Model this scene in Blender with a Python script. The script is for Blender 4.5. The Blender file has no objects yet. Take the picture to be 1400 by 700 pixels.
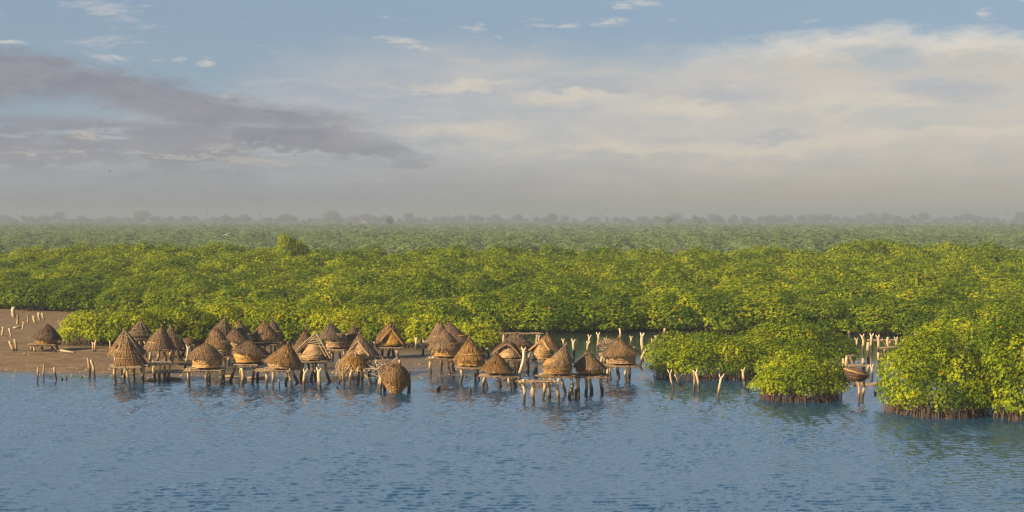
import bpy, math, random
import numpy as np
from mathutils import Vector

# ------------------------------------------------------------------ camera
SC = bpy.context.scene
COL = SC.collection
F, CX, CY, CAMH = 2000.0, 700.0, 350.0, 16.0
HOR = 299.0
PIT = math.atan((CY - HOR) / F)
CP, SP = math.cos(PIT), math.sin(PIT)
cam = bpy.data.cameras.new('camera'); cam.lens = 36 * F / 1400; cam.sensor_width = 36
cam.clip_start = 1; cam.clip_end = 20000
cam_o = bpy.data.objects.new('camera', cam); COL.objects.link(cam_o)
cam_o.location = (0, 0, CAMH); cam_o.rotation_euler = (math.pi / 2 - PIT, 0, 0)
SC.camera = cam_o

# ------------------------------------------------------------------ light
SUN_EL, SUN_AZ = math.radians(25), math.radians(-122)     # azimuth clockwise from +Y: behind the camera, to its left
sun = bpy.data.lights.new('sun', 'SUN'); sun.energy = 5.0; sun.angle = math.radians(0.6); sun.color = (1.0, 0.80, 0.50)
sun_o = bpy.data.objects.new('sun', sun); COL.objects.link(sun_o)
sd = Vector((math.sin(SUN_AZ) * math.cos(SUN_EL), math.cos(SUN_AZ) * math.cos(SUN_EL), math.sin(SUN_EL)))
sun_o.rotation_euler = (-sd).to_track_quat('-Z', 'Y').to_euler()
sun_o.location = (0, -50, 60)
SC.view_settings.view_transform = 'Standard'
SC.view_settings.look = 'None'
EXPO = 1.65
SC.view_settings.exposure = EXPO
SC.view_settings.gamma = 1.0
SC.render.engine = 'CYCLES'
SC.cycles.max_bounces = 5; SC.cycles.diffuse_bounces = 3; SC.cycles.glossy_bounces = 2
SC.cycles.transmission_bounces = 3; SC.cycles.volume_bounces = 1; SC.cycles.transparent_max_bounces = 4
SC.cycles.use_denoising = True; SC.cycles.use_adaptive_sampling = False
SC.cycles.filter_width = 1.3
SC.cycles.sample_clamp_indirect = 4

def lin(r, g, b):
    f = lambda c: (c / 255 / 12.92) if c / 255 < 0.04045 else ((c / 255 + 0.055) / 1.055) ** 2.4
    return (f(r), f(g), f(b))

class NT:
    """small helper to write node trees as expressions"""
    def __init__(s, tree): s.t = tree
    def n(s, typ, **kw):
        nd = s.t.nodes.new(typ)
        for k, v in kw.items(): setattr(nd, k, v)
        return nd
    def put(s, sock, v):
        if isinstance(v, bpy.types.NodeSocket): s.t.links.new(v, sock)
        elif isinstance(v, (tuple, list)):
            sock.default_value = tuple(v) if len(v) == len(sock.default_value) else tuple(v) + (1.0,)
        else: sock.default_value = v
    def m(s, op, a, b=0.0, c=None, clamp=False):
        nd = s.n('ShaderNodeMath', operation=op, use_clamp=clamp)
        s.put(nd.inputs[0], a); s.put(nd.inputs[1], b)
        if c is not None: s.put(nd.inputs[2], c)
        return nd.outputs[0]
    def sm(s, x, a, b):
        nd = s.n('ShaderNodeMapRange', interpolation_type='SMOOTHSTEP')
        s.put(nd.inputs[0], x); nd.inputs[1].default_value = a; nd.inputs[2].default_value = b
        return nd.outputs[0]
    def lr(s, x, a, b, c=0.0, d=1.0):
        nd = s.n('ShaderNodeMapRange'); s.put(nd.inputs[0], x)
        for i, v in enumerate((a, b, c, d)): nd.inputs[i + 1].default_value = v
        return nd.outputs[0]
    def mix(s, f, a, b, blend='MIX'):
        nd = s.n('ShaderNodeMix', data_type='RGBA', blend_type=blend)
        s.put(nd.inputs[0], f); s.put(nd.inputs[6], a); s.put(nd.inputs[7], b)
        return nd.outputs[2]
    def noise(s, vec, scale, detail=4, rough=0.55, dist=0.0):
        nd = s.n('ShaderNodeTexNoise'); s.put(nd.inputs['Vector'], vec)
        nd.inputs['Scale'].default_value = scale; nd.inputs['Detail'].default_value = detail
        nd.inputs['Roughness'].default_value = rough; nd.inputs['Distortion'].default_value = dist
        return nd.outputs['Fac']
    def xyz(s, x, y, z=0.0):
        nd = s.n('ShaderNodeCombineXYZ'); s.put(nd.inputs[0], x); s.put(nd.inputs[1], y); s.put(nd.inputs[2], z)
        return nd.outputs[0]
    def sep(s, v):
        nd = s.n('ShaderNodeSeparateXYZ'); s.put(nd.inputs[0], v); return nd.outputs
    def scale(s, v, k):
        nd = s.n('ShaderNodeVectorMath', operation='SCALE'); s.put(nd.inputs[0], v); s.put(nd.inputs['Scale'], k)
        return nd.outputs[0]
    def mulv(s, v, k):
        nd = s.n('ShaderNodeVectorMath', operation='MULTIPLY'); s.put(nd.inputs[0], v); nd.inputs[1].default_value = k
        return nd.outputs[0]

# ------------------------------------------------------------------ sky
world = bpy.data.worlds.new('World'); SC.world = world; world.use_nodes = True
wt = world.node_tree; wt.nodes.clear(); W = NT(wt)
sky = W.n('ShaderNodeTexSky', sky_type='NISHITA', sun_disc=False)
sky.sun_elevation = SUN_EL; sky.sun_rotation = SUN_AZ
sky.air_density = 1.0; sky.dust_density = 1.5; sky.ozone_density = 1.2
gen = W.n('ShaderNodeTexCoord').outputs['Generated']
gx, gy, gz = W.sep(gen)
AZ = W.m('ARCTAN2', gx, gy)
EL = W.m('ARCSINE', gz)
SKY_STR = 0.06
def sk(r, g, b, k=1.0):
    c = lin(r, g, b); return tuple(v * k / SKY_STR / 2 ** EXPO for v in c)
def pa(px): return math.atan((px - CX) / F)
def pe(py): return math.atan((HOR - py) / F)
# warped coordinates for the cloud shapes
def nz(a, e, z=0.0, det=5, rough=0.6, dist=0.0, tilt=0.0):
    return W.noise(W.xyz(W.m('MULTIPLY', W.m('ADD', AZ, W.m('MULTIPLY', EL, tilt)), a), W.m('MULTIPLY', EL, e), z), 1.0, det, rough, dist)
w1 = nz(9, 26, 0.0); w2 = nz(9, 26, 7.3); w3 = nz(40, 110, 3.1, 5, 0.65)
streak = nz(14, 75, 1.7, 6, 0.6, 0.6); fine = nz(55, 170, 5.7, 7, 0.64, 0.5); soft = nz(6, 22, 9.0, 4, 0.5)
fluff = nz(22, 60, 12.0, 8, 0.62, 0.4); hair = nz(20, 210, 15.0, 6, 0.6, 0.9, 1.2)
def c5(x): return W.m('SUBTRACT', x, 0.5)
AZw = W.m('ADD', AZ, W.m('MULTIPLY', c5(w1), 0.10))
ELw = W.m('ADD', W.m('ADD', EL, W.m('MULTIPLY', c5(w2), 0.028)), W.m('MULTIPLY', c5(w3), 0.020))
AZs = W.m('ADD', AZ, W.m('MULTIPLY', c5(w3), 0.022))
ELs = W.m('ADD', EL, W.m('MULTIPLY', c5(w3), 0.011))
ELf = W.m('ADD', W.m('ADD', EL, W.m('MULTIPLY', c5(w3), 0.016)), W.m('MULTIPLY', c5(fine), 0.014))
def blob(px, py, rx, ry, slope=0.0, A=None, E=None):
    A = AZw if A is None else A; E = ELw if E is None else E
    da = W.m('SUBTRACT', A, pa(px)); de = W.m('SUBTRACT', W.m('SUBTRACT', E, pe(py)), W.m('MULTIPLY', da, -slope))
    qa = W.m('POWER', W.m('ABSOLUTE', W.m('DIVIDE', da, rx / F)), 2.0)
    qe = W.m('POWER', W.m('ABSOLUTE', W.m('DIVIDE', de, ry / F)), 2.0)
    return W.m('EXPONENT', W.m('MULTIPLY', W.m('ADD', qa, qe), -1.0))
def total(*a):
    q = a[0]
    for x in a[1:]: q = W.m('ADD', q, x)
    return q
def line(pts):
    """elevation of a cloud edge as a function of bearing"""
    rp = W.n('ShaderNodeValToRGB'); rp.color_ramp.interpolation = 'B_SPLINE'; e = rp.color_ramp.elements
    while len(e) < len(pts): e.new(0.5)
    for k, (x, y) in enumerate(pts):
        e[k].position = (x + 100) / 1600; v = (pe(y) + 0.05) * 4; e[k].color = (v, v, v, 1)
    W.put(rp.inputs[0], W.lr(AZ, pa(-100), pa(1500)))
    return W.m('SUBTRACT', W.m('DIVIDE', rp.outputs[0], 4.0), 0.05)
right = W.sm(AZ, pa(350), pa(1150))
# sky blue, with a bright band added above the view to light the water
col = W.mix(W.lr(EL, 0.1, 0.3, 0.78, 0.88), sky.outputs[0], W.mix(W.sm(EL, 0.13, 0.33), sk(128, 149, 173), W.mix(W.sm(EL, 0.45, 0.85), sk(204, 226, 246), sk(84, 122, 176))))
# thin bright veil over the lower two thirds of the view
veil_c = W.mix(right, sk(182, 185, 191), sk(212, 204, 193))
vt = line([(-100, 190), (150, 175), (300, 120), (420, 80), (560, 66), (700, 66), (860, 84), (1000, 80), (1500, 90)])
veil = W.sm(W.m('SUBTRACT', vt, ELw), -0.016, 0.020)
veil = W.m('MULTIPLY', veil, W.lr(W.m('ADD', W.m('MULTIPLY', streak, 0.5), W.m('MULTIPLY', fluff, 0.5)), 0.36, 0.6, 0.55, 1.0), clamp=True)
col = W.mix(veil, col, veil_c)
# bluer windows in the veil
gap = total(blob(1010, 138, 80, 20), blob(1290, 132, 110, 16), blob(1050, 185, 70, 10), blob(800, 120, 120, 14), blob(420, 120, 90, 16, 0.2))
gap = W.sm(W.m('ADD', gap, W.m('MULTIPLY', c5(fluff), 1.3)), 0.25, 0.95)
col = W.mix(W.m('MULTIPLY', gap, 0.42), col, sk(156, 168, 187))
# warm lit layers lower down
low = total(blob(1180, 146, 100, 18), blob(930, 150, 120, 13), blob(1150, 195, 260, 12), blob(640, 180, 130, 18), blob(900, 205, 200, 9), blob(1330, 185, 80, 7), blob(620, 115, 120, 8), blob(760, 135, 90, 8))
low = W.sm(W.m('ADD', low, W.m('MULTIPLY', c5(W.m('ADD', W.m('MULTIPLY', fine, 0.5), W.m('MULTIPLY', fluff, 0.5))), 1.9)), 0.12, 1.25)
col = W.mix(W.m('MULTIPLY', low, 0.72), col, sk(224, 213, 194))
col = W.mix(W.m('MULTIPLY', W.m('MULTIPLY', W.sm(hair, 0.52, 0.72), veil), 0.4), col, sk(214, 208, 200))
# bank of warm white cloud at the upper right: crisp top, ragged fading body
bt = line([(-100, 200), (820, 120), (900, 84), (1000, 58), (1100, 50), (1165, 53), (1195, 38), (1235, 36), (1270, 52), (1300, 54), (1340, 44), (1400, 58), (1500, 70)])
dd = W.m('SUBTRACT', bt, ELf)
bank = W.m('MULTIPLY', W.sm(dd, -0.004, 0.011), W.m('SUBTRACT', 1.0, W.sm(W.m('ADD', dd, W.m('MULTIPLY', c5(fluff), -0.03)), 0.010, 0.040)))
bank = W.m('MULTIPLY', W.m('MULTIPLY', bank, W.sm(AZ, pa(850), pa(1120))), W.lr(fluff, 0.3, 0.6, 0.55, 1.05), clamp=True)
col = W.mix(W.m('MULTIPLY', bank, 0.92), col, W.mix(W.sm(dd, 0.002, 0.026), sk(231, 223, 210), sk(207, 198, 185)))
# white wisps
wisp = total(blob(150, 60, 24, 34, -0.5, AZs, ELs), blob(100, 68, 60, 8, 0, AZs, ELs), blob(175, 88, 46, 9, 0, AZs, ELs), blob(165, 35, 50, 10, 0.2, AZs, ELs), blob(140, 20, 70, 14, 0.1, AZs, ELs), blob(175, 105, 14, 10, 0, AZs, ELs))
wisp = W.sm(W.m('ADD', W.m('MULTIPLY', wisp, 0.6), W.m('MULTIPLY', c5(W.m('ADD', W.m('MULTIPLY', hair, 0.4), W.m('MULTIPLY', fine, 0.6))), 5.0)), 0.30, 1.6)
col = W.mix(W.m('MULTIPLY', wisp, 0.55), col, sk(216, 209, 203))
puff = total(blob(540, 54, 30, 4.5, 0.06, AZs, ELs), blob(572, 66, 28, 7, 0.12, AZs, ELs), blob(650, 40, 24, 5, 0.08, AZs, ELs),
             blob(682, 50, 14, 3.5, 0.2, AZs, ELs), blob(218, 84, 15, 3.4, 0, AZs, ELs), blob(248, 87, 12, 4, 0, AZs, ELs),
             blob(284, 90, 13, 4, 0, AZs, ELs), blob(862, 11, 44, 8, -0.05, AZs, ELs), blob(838, 33, 55, 8, 0, AZs, ELs), blob(760, 37, 32, 3.5, 0, AZs, ELs),
             blob(15, 71, 40, 3.5, 0.06, AZs, ELs), blob(1115, 33, 12, 3, 0, AZs, ELs), blob(1345, 30, 16, 8, -0.3, AZs, ELs), blob(1190, 158, 16, 3, 0, AZs, ELs), blob(660, 33, 10, 3, 0, AZs, ELs))
puff = W.sm(W.m('ADD', W.m('MULTIPLY', puff, .85), W.m('MULTIPLY', c5(W.m('ADD', W.m('MULTIPLY', hair, 0.35), W.m('MULTIPLY', fine, 0.65))), 4.2)), 0.32, 1.45)
puff = W.m('MULTIPLY', puff, W.sm(EL, pe(175), pe(150)))
col = W.mix(W.m('MULTIPLY', puff, 0.62), col, sk(228, 219, 207))
# long dark bank, upper edge falling to the right
dt = line([(-100, 64), (0, 74), (60, 82), (120, 95), (190, 105), (250, 120), (300, 134), (350, 140), (400, 147), (450, 152), (500, 162), (550, 176), (600, 200), (1500, 260)])
db = line([(-100, 155), (0, 150), (80, 136), (130, 142), (200, 172), (260, 180), (340, 172), (400, 176), (460, 176), (520, 170), (560, 176), (1500, 200)])
up_ = W.m('MULTIPLY', W.sm(W.m('SUBTRACT', dt, ELf), -0.004, 0.010), W.sm(W.m('SUBTRACT', ELf, db), -0.008, 0.007))
lobe = total(blob(470, 196, 95, 24, 0.22, AZs, ELf), blob(545, 212, 40, 9, 0.3, AZs, ELf), blob(360, 190, 70, 12, 0.1, AZs, ELf))
lobe = W.sm(W.m('ADD', lobe, W.m('MULTIPLY', c5(fine), 1.2)), 0.30, 0.75)
patchy = W.m('MULTIPLY', W.sm(AZ, pa(420), pa(300)), W.m('MULTIPLY', W.sm(EL, pe(158), pe(176)), W.sm(EL, pe(262), pe(225))))
patchy = W.m('MULTIPLY', patchy, W.sm(W.m('ADD', W.m('MULTIPLY', streak, 0.6), W.m('MULTIPLY', fine, 0.4)), 0.40, 0.52))
dark = W.m('MAXIMUM', W.m('MAXIMUM', up_, lobe), W.m('MULTIPLY', patchy, 0.85))
dark = W.m('MULTIPLY', dark, W.m('SUBTRACT', 1.0, W.m('MULTIPLY', W.sm(AZ, pa(430), pa(600)), W.lr(streak, 0.35, 0.6, 1.0, 0.25))), clamp=True)
col = W.mix(W.m('MULTIPLY', dark, 0.9), col, W.mix(W.sm(W.m('ADD', W.m('MULTIPLY', fluff, 0.6), W.m('MULTIPLY', fine, 0.4)), 0.35, 0.65), sk(135, 136, 148), sk(152, 151, 159)))
# thin bright rim where light comes through under the bank
glow = total(blob(300, 203, 46, 9, 0, AZs, ELf), blob(210, 215, 70, 2.5, 0.05, AZs, ELf), blob(115, 190, 36, 5, 0.15, AZs, ELf), blob(30, 214, 50, 4, 0, AZs, ELf), blob(420, 210, 70, 4, 0.05, AZs, ELf), blob(105, 214, 14, 3, 0.1, AZs, ELf), blob(350, 222, 120, 5, 0.02, AZs, ELf), blob(560, 235, 90, 4, 0.05, AZs, ELf))
glow = W.sm(W.m('ADD', glow, W.m('MULTIPLY', c5(W.m('ADD', W.m('MULTIPLY', hair, 0.4), W.m('MULTIPLY', fine, 0.6))), 3.0)), 0.45, 1.3)
glow = W.m('MULTIPLY', glow, W.m('MULTIPLY', W.sm(EL, pe(245), pe(225)), W.sm(EL, pe(165), pe(185))))
col = W.mix(W.m('MULTIPLY', glow, 0.62), col, sk(212, 202, 186))
# murk over the horizon
hz = W.m('EXPONENT', W.m('MULTIPLY', W.m('POWER', W.m('DIVIDE', W.m('MAXIMUM', ELw, 0.0), 0.031), 2.0), -1.0))
col = W.mix(W.m('MULTIPLY', hz, 0.93), col, W.mix(right, sk(146, 146, 149), sk(188, 176, 160)))
ys = W.m('MULTIPLY', blob(1030, 272, 130, 5), 0.45, clamp=True)
col = W.mix(ys, col, sk(190, 176, 148))
bg = W.n('ShaderNodeBackground'); bg.inputs['Strength'].default_value = SKY_STR
W.put(bg.inputs['Color'], col)
wt.links.new(bg.outputs[0], W.n('ShaderNodeOutputWorld').inputs[0])
world.cycles.sampling_method = 'MANUAL'; world.cycles.sample_map_resolution = 512

# ------------------------------------------------------------------ pixel <-> place
def ray(px, py):
    v, w = (px - CX) / F, (CY - py) / F
    return v, CP + w * SP, -SP + w * CP
def at(px, py, Y):
    x, y, z = ray(px, py); k = Y / y
    return Vector((x * k, Y, CAMH + z * k))
def dist(py):                       # distance of the water plane under a picture row
    x, y, z = ray(CX, py); return -CAMH / z * y
def to_px(x, y, z=0.0):
    d = y * CP + (CAMH - z) * SP
    u = y * SP - (CAMH - z) * CP
    return CX + F * x / d, CY - F * u / d

# value noise
_rng = np.random.RandomState(5); _T = _rng.rand(256, 256)
def vnoise(x, y):
    xi, yi = np.floor(x).astype(int), np.floor(y).astype(int)
    fx, fy = x - xi, y - yi; fx = fx * fx * (3 - 2 * fx); fy = fy * fy * (3 - 2 * fy)
    a, b = _T[xi % 256, yi % 256], _T[(xi + 1) % 256, yi % 256]
    c, d = _T[xi % 256, (yi + 1) % 256], _T[(xi + 1) % 256, (yi + 1) % 256]
    return (a * (1 - fx) + b * fx) * (1 - fy) + (c * (1 - fx) + d * fx) * fy
def fbm(x, y, o=4):
    r = 0; k = 0.5
    for i in range(o): r = r + k * vnoise(x * 2 ** i + 17 * i, y * 2 ** i + 9 * i); k *= 0.5
    return r
def sstep(x, a, b):
    t = np.clip((x - a) / (b - a), 0, 1); return t * t * (3 - 2 * t)

SHX = [-3000, 0, 60, 130, 200, 330, 450, 560, 690, 735, 760, 790, 900, 3000]
SHY = [511, 511, 512, 513, 516, 517, 515, 513, 512, 507, 499, 470, 458, 458]
SHD = [dist(y) for y in SHY]
FRX = [-900, -100, 0, 75, 200, 400, 530, 690, 720, 880, 1000, 1160, 1250, 1330, 1500, 2300]
FRY = [420, 428, 429, 432, 438, 444, 450, 455, 456, 455, 456, 457, 460, 470, 482, 490]
FRD = [dist(y) for y in FRY]
def ground_z(x, y):
    x = np.asarray(x, float); y = np.asarray(y, float)
    yy = np.maximum(y, 1.0)
    px, py = to_px(x, yy)
    d = yy - np.interp(px, SHX, SHD) + (fbm(x * 0.12, y * 0.12) - 0.47) * 9
    left = 1 - sstep(px, 110, 360)
    dry = np.clip(d * 0.07, -1, 0.16) + np.clip(d * 0.017, 0, 0.6) + (fbm(x * 0.3, y * 0.3) - 0.47) * 0.10 * sstep(d, 0, 8)
    n = fbm(x * 0.16 + 31, y * 0.10 + 3) - 0.47
    wet = np.clip(d * 0.04, -1, 0.085) + n * 0.24 * sstep(d, -2, 4)
    wet = wet - 0.5 * sstep(px, 560, 720) * sstep(yy, dist(484), dist(476))
    z = left * dry + (1 - left) * wet
    z = np.where(d < 0, np.maximum(d * 0.05, -0.9), z)
    t = yy - np.interp(px, FRX, FRD)
    z = np.maximum(z, -0.9 + 1.0 * sstep(t, -1, 9))
    return np.where(yy > 380, 0.3 + 0.0 * yy, z)
def gz1(x, y): return float(ground_z(x, y))
def P(px, py, water=True):
    """where the ray of a pixel meets the ground or the water"""
    x, y, z = ray(px, py); h = 0.0
    for i in range(8):
        k = (h - CAMH) / z; X, Y = x * k, y * k
        h = max(0.0, gz1(X, Y)) if water else gz1(X, Y)
    return Vector((X, Y, h))

# ------------------------------------------------------------------ materials
def mat(name):
    m = bpy.data.materials.new(name); m.use_nodes = True; m.node_tree.nodes.clear()
    n = NT(m.node_tree); out = n.n('ShaderNodeOutputMaterial'); return m, n, out
def attr(n, name='tint'): return n.n('ShaderNodeAttribute', attribute_name=name).outputs['Fac']
def ramp(n, f, stops):
    r = n.n('ShaderNodeValToRGB'); e = r.color_ramp.elements
    while len(e) < len(stops): e.new(0.5)
    for i, (p, c) in enumerate(stops): e[i].position = p; e[i].color = tuple(c) + (1.0,)
    n.put(r.inputs[0], f); return r.outputs[0]
def bump(n, h, strength=0.5, d=0.05):
    b = n.n('ShaderNodeBump'); b.inputs['Strength'].default_value = strength; b.inputs['Distance'].default_value = d
    n.put(b.inputs['Height'], h); return b.outputs[0]

def leaf_mat(name, stops, trans=0.33, rough=0.5):
    m, n, out = mat(name)
    rnd = n.n('ShaderNodeObjectInfo').outputs['Random']
    f = n.m('ADD', attr(n), n.lr(rnd, 0, 1, -0.13, 0.13), clamp=True)
    c = ramp(n, f, stops)
    c = n.mix(n.m('GREATER_THAN', attr(n), 0.985), c, (0.36, 0.16, 0.012))
    p = n.n('ShaderNodeBsdfPrincipled'); n.put(p.inputs['Base Color'], c)
    p.inputs['Roughness'].default_value = rough; p.inputs['Specular IOR Level'].default_value = 0.08
    t = n.n('ShaderNodeBsdfTranslucent'); n.put(t.inputs[0], c)
    mx = n.n('ShaderNodeMixShader'); mx.inputs[0].default_value = trans
    n.t.links.new(p.outputs[0], mx.inputs[1]); n.t.links.new(t.outputs[0], mx.inputs[2])
    n.t.links.new(mx.outputs[0], out.inputs[0]); return m
LEAF = leaf_mat('mangrove_leaf', [(0.0, (0.032, 0.068, 0.002)), (0.40, (0.134, 0.180, 0.003)), (0.74, (0.268, 0.290, 0.004)),
                                  (1.0, (0.40, 0.39, 0.007))])
LEAF2 = leaf_mat('hazed_far_leaf', [(0.0, (0.085, 0.120, 0.042)), (0.5, (0.130, 0.175, 0.056)), (1.0, (0.175, 0.215, 0.07))])  # paler, greyer green: part of the haze is put into the leaf colour
LEAF3 = leaf_mat('hazed_upland_leaf', [(0.0, (0.085, 0.098, 0.085)), (0.6, (0.115, 0.125, 0.105)), (1.0, (0.16, 0.145, 0.115))])  # pale blue-grey albedo: distance haze painted into the far foliage

def wood_mat(name, tide=True):
    m, n, out = mat(name)
    g = n.n('ShaderNodeNewGeometry').outputs['Position']; x, y, z = n.sep(g)
    ns = n.noise(n.mulv(g, (6, 6, 1.6)), 1.0, 5, 0.65)
    t = attr(n)
    pale = n.mix(ns, (0.17, 0.11, 0.055), (0.60, 0.49, 0.34))
    brown = n.mix(ns, (0.055, 0.032, 0.016), (0.175, 0.105, 0.050))
    c = n.mix(t, brown, pale)
    if tide:
        zz = n.m('ADD', z, n.m('MULTIPLY', n.m('SUBTRACT', n.noise(g, 1.3, 3), 0.5), 0.9))
        mid = n.mix(ns, (0.15, 0.085, 0.03), (0.42, 0.27, 0.11))
        c = n.mix(n.m('MULTIPLY', n.m('SUBTRACT', 1.0, n.sm(zz, 1.0, 1.9)), 0.75), c, mid)
        c = n.mix(n.m('SUBTRACT', 1.0, n.sm(zz, 0.55, 1.10)), c, (0.030, 0.020, 0.012))
    p = n.n('ShaderNodeBsdfPrincipled'); n.put(p.inputs['Base Color'], c); p.inputs['Roughness'].default_value = 0.85
    n.put(p.inputs['Normal'], bump(n, ns, 0.6, 0.05)); n.t.links.new(p.outputs[0], out.inputs[0]); return m
WOOD = wood_mat('weathered_post_wood')
POLE = wood_mat('platform_wood', tide=False)

def straw_mat(name, stops, weave=False):
    m, n, out = mat(name)
    g = n.n('ShaderNodeNewGeometry').outputs['Position']
    ns = n.noise(n.mulv(g, (9, 9, 2.5) if not weave else (4, 4, 14)), 1.0, 5, 0.7)
    big = n.noise(g, 0.9, 3)
    rnd = n.n('ShaderNodeObjectInfo').outputs['Random']
    f = n.m('ADD', n.m('MULTIPLY', attr(n), n.lr(rnd, 0, 1, 0.48, 0.85)), n.m('ADD', n.m('MULTIPLY', n.m('SUBTRACT', ns, 0.5), 0.9), n.m('MULTIPLY', n.m('SUBTRACT', big, 0.32), 0.7)), clamp=True)
    p = n.n('ShaderNodeBsdfPrincipled'); cc = ramp(n, f, stops); hs = n.n('ShaderNodeHueSaturation'); n.put(hs.inputs['Saturation'], n.lr(n.m('FRACT', n.m('MULTIPLY', rnd, 7.3)), 0, 1, 0.84, 1.14)); n.put(hs.inputs['Color'], cc); n.put(p.inputs['Base Color'], hs.outputs[0]); p.inputs['Roughness'].default_value = 0.9
    p.inputs['Specular IOR Level'].default_value = 0.15
    n.put(p.inputs['Normal'], bump(n, ns, 0.9, 0.06)); n.t.links.new(p.outputs[0], out.inputs[0]); return m
THATCH = straw_mat('thatch', [(0, (0.045, 0.024, 0.011)), (0.45, (0.135, 0.078, 0.036)), (0.8, (0.235, 0.14, 0.062)), (1, (0.36, 0.225, 0.10))])
DTHATCH = straw_mat('grey_thatch', [(0, (0.034, 0.021, 0.014)), (0.5, (0.092, 0.058, 0.036)), (1, (0.20, 0.13, 0.075))])
GTHATCH = straw_mat('golden_thatch', [(0, (0.06, 0.032, 0.012)), (0.45, (0.19, 0.108, 0.04)), (0.8, (0.31, 0.185, 0.07)), (1, (0.46, 0.30, 0.13))])
BASKET = straw_mat('basket_straw', [(0, (0.06, 0.032, 0.012)), (0.4, (0.215, 0.120, 0.042)), (0.75, (0.36, 0.215, 0.08)), (1, (0.54, 0.37, 0.17))], True)

def plain_mat(name, c0, c1, sc=3.0, rough=0.9):
    m, n, out = mat(name); g = n.n('ShaderNodeNewGeometry').outputs['Position']
    p = n.n('ShaderNodeBsdfPrincipled'); n.put(p.inputs['Base Color'], n.mix(n.noise(g, sc, 4), c0, c1)); p.inputs['Roughness'].default_value = rough
    n.t.links.new(p.outputs[0], out.inputs[0]); return m
ROOT = plain_mat('mangrove_root', (0.022, 0.012, 0.008), (0.105, 0.056, 0.034), 2.0)
BARK = plain_mat('mangrove_bark', (0.05, 0.033, 0.022), (0.20, 0.13, 0.085), 1.5)
BIRD = plain_mat('dark_feather', (0.02, 0.018, 0.016), (0.05, 0.045, 0.04))
WBIRD = plain_mat('white_feather', (0.75, 0.74, 0.7), (0.85, 0.84, 0.8))
LIME = plain_mat('limewash', (0.26, 0.21, 0.16), (0.36, 0.30, 0.23), 0.5)
TIN = plain_mat('rusty_tin', (0.30, 0.16, 0.10), (0.4, 0.3, 0.24), 0.5)
DARKHOLE = plain_mat('dark_opening', (0.02, 0.015, 0.01), (0.03, 0.02, 0.015))

def ground_mat():
    m, n, out = mat('mud')
    g = n.n('ShaderNodeNewGeometry').outputs['Position']; x, y, z = n.sep(g)
    a = n.noise(g, 0.25, 5, 0.6); b = n.noise(n.mulv(g, (1, 2.4, 1)), 1.1, 5, 0.65)
    dry = n.mix(a, (0.085, 0.054, 0.028), (0.165, 0.108, 0.062))
    pt_ = n.sm(n.noise(n.mulv(g, (0.35, 1.1, 1)), 1.0, 6, 0.65), 0.40, 0.60)
    dry = n.mix(n.m('MULTIPLY', pt_, 0.55), dry, (0.225, 0.158, 0.096))
    dry = n.mix(n.sm(b, 0.35, 0.65), n.mix(0.6, dry, (0.040, 0.026, 0.015)), dry)
    wet = n.mix(b, (0.030, 0.024, 0.016), (0.085, 0.062, 0.038))
    alg = n.sm(n.noise(g, 0.45, 4), 0.55, 0.68)
    wet = n.mix(n.m('MULTIPLY', alg, 0.7), wet, (0.065, 0.06, 0.018))
    zz = n.m('ADD', z, n.m('MULTIPLY', n.m('SUBTRACT', b, 0.5), 0.12))
    dr = n.sm(zz, 0.03, 0.20)
    c = n.mix(dr, wet, dry)
    c = n.mix(n.sm(y, 3500, 3900), c, (0.36, 0.27, 0.18))
    p = n.n('ShaderNodeBsdfPrincipled'); n.put(p.inputs['Base Color'], c)
    n.put(p.inputs['Roughness'], n.lr(dr, 0, 1, 0.34, 0.95)); n.put(p.inputs['Specular IOR Level'], n.lr(dr, 0, 1, 0.5, 0.06))
    n.put(p.inputs['Normal'], bump(n, n.m('ADD', b, n.m('MULTIPLY', n.noise(g, 5, 3), 0.4)), 0.8, 0.12))
    n.t.links.new(p.outputs[0], out.inputs[0]); return m
MUD = ground_mat()

def water_mat():
    m, n, out = mat('estuary_water')
    g = n.n('ShaderNodeNewGeometry').outputs['Position']; x, y, z = n.sep(g)
    calm = n.m('SUBTRACT', 1.0, n.m('MULTIPLY', n.sm(n.m('ADD', y, n.m('MULTIPLY', n.noise(g, 0.1, 3), 24)), 152, 178), 0.86))
    v = n.mulv(g, (1.0, 0.62, 1.0))
    w = n.noise(v, 0.42, 3, 0.5, 0.6)
    w_ = n.noise(v, 1.15, 4, 0.6, 0.8)
    w__ = n.noise(v, 3.4, 3, 0.6, 0.5)
    h = n.m('ADD', n.m('MULTIPLY', w, 0.02), n.m('ADD', n.m('MULTIPLY', w_, 0.03), n.m('MULTIPLY', w__, 0.03)))
    gust = n.lr(n.noise(n.mulv(g, (0.025, 0.06, 1)), 1.0, 3), 0.3, 0.7, 0.75, 1.15)
    h = n.m('MULTIPLY', n.m('MULTIPLY', h, calm), gust)
    nb = bump(n, h, 1.0, 1.0)
    d = n.n('ShaderNodeBsdfDiffuse')
    reflect_green = n.sm(n.m('ADD', y, n.m('MULTIPLY', n.m('SUBTRACT', n.noise(g, 0.07, 4), 0.5), 40)), 146, 172)  # the thicket's dark green reflection, painted into the sheltered water's colour
    n.put(d.inputs[0], n.mix(reflect_green, (0.008, 0.035, 0.076), (0.020, 0.032, 0.022)))
    gl = n.n('ShaderNodeBsdfGlossy'); gl.inputs['Color'].default_value = (0.97, 0.98, 1, 1); gl.inputs['Roughness'].default_value = 0.10
    fr = n.n('ShaderNodeFresnel'); fr.inputs[0].default_value = 1.95
    for nd in (gl, fr): n.put(nd.inputs['Normal'], nb)
    mx = n.n('ShaderNodeMixShader'); n.put(mx.inputs[0], fr.outputs[0])
    n.t.links.new(d.outputs[0], mx.inputs[1]); n.t.links.new(gl.outputs[0], mx.inputs[2]); n.t.links.new(mx.outputs[0], out.inputs[0]); return m
WATER = water_mat()

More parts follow.
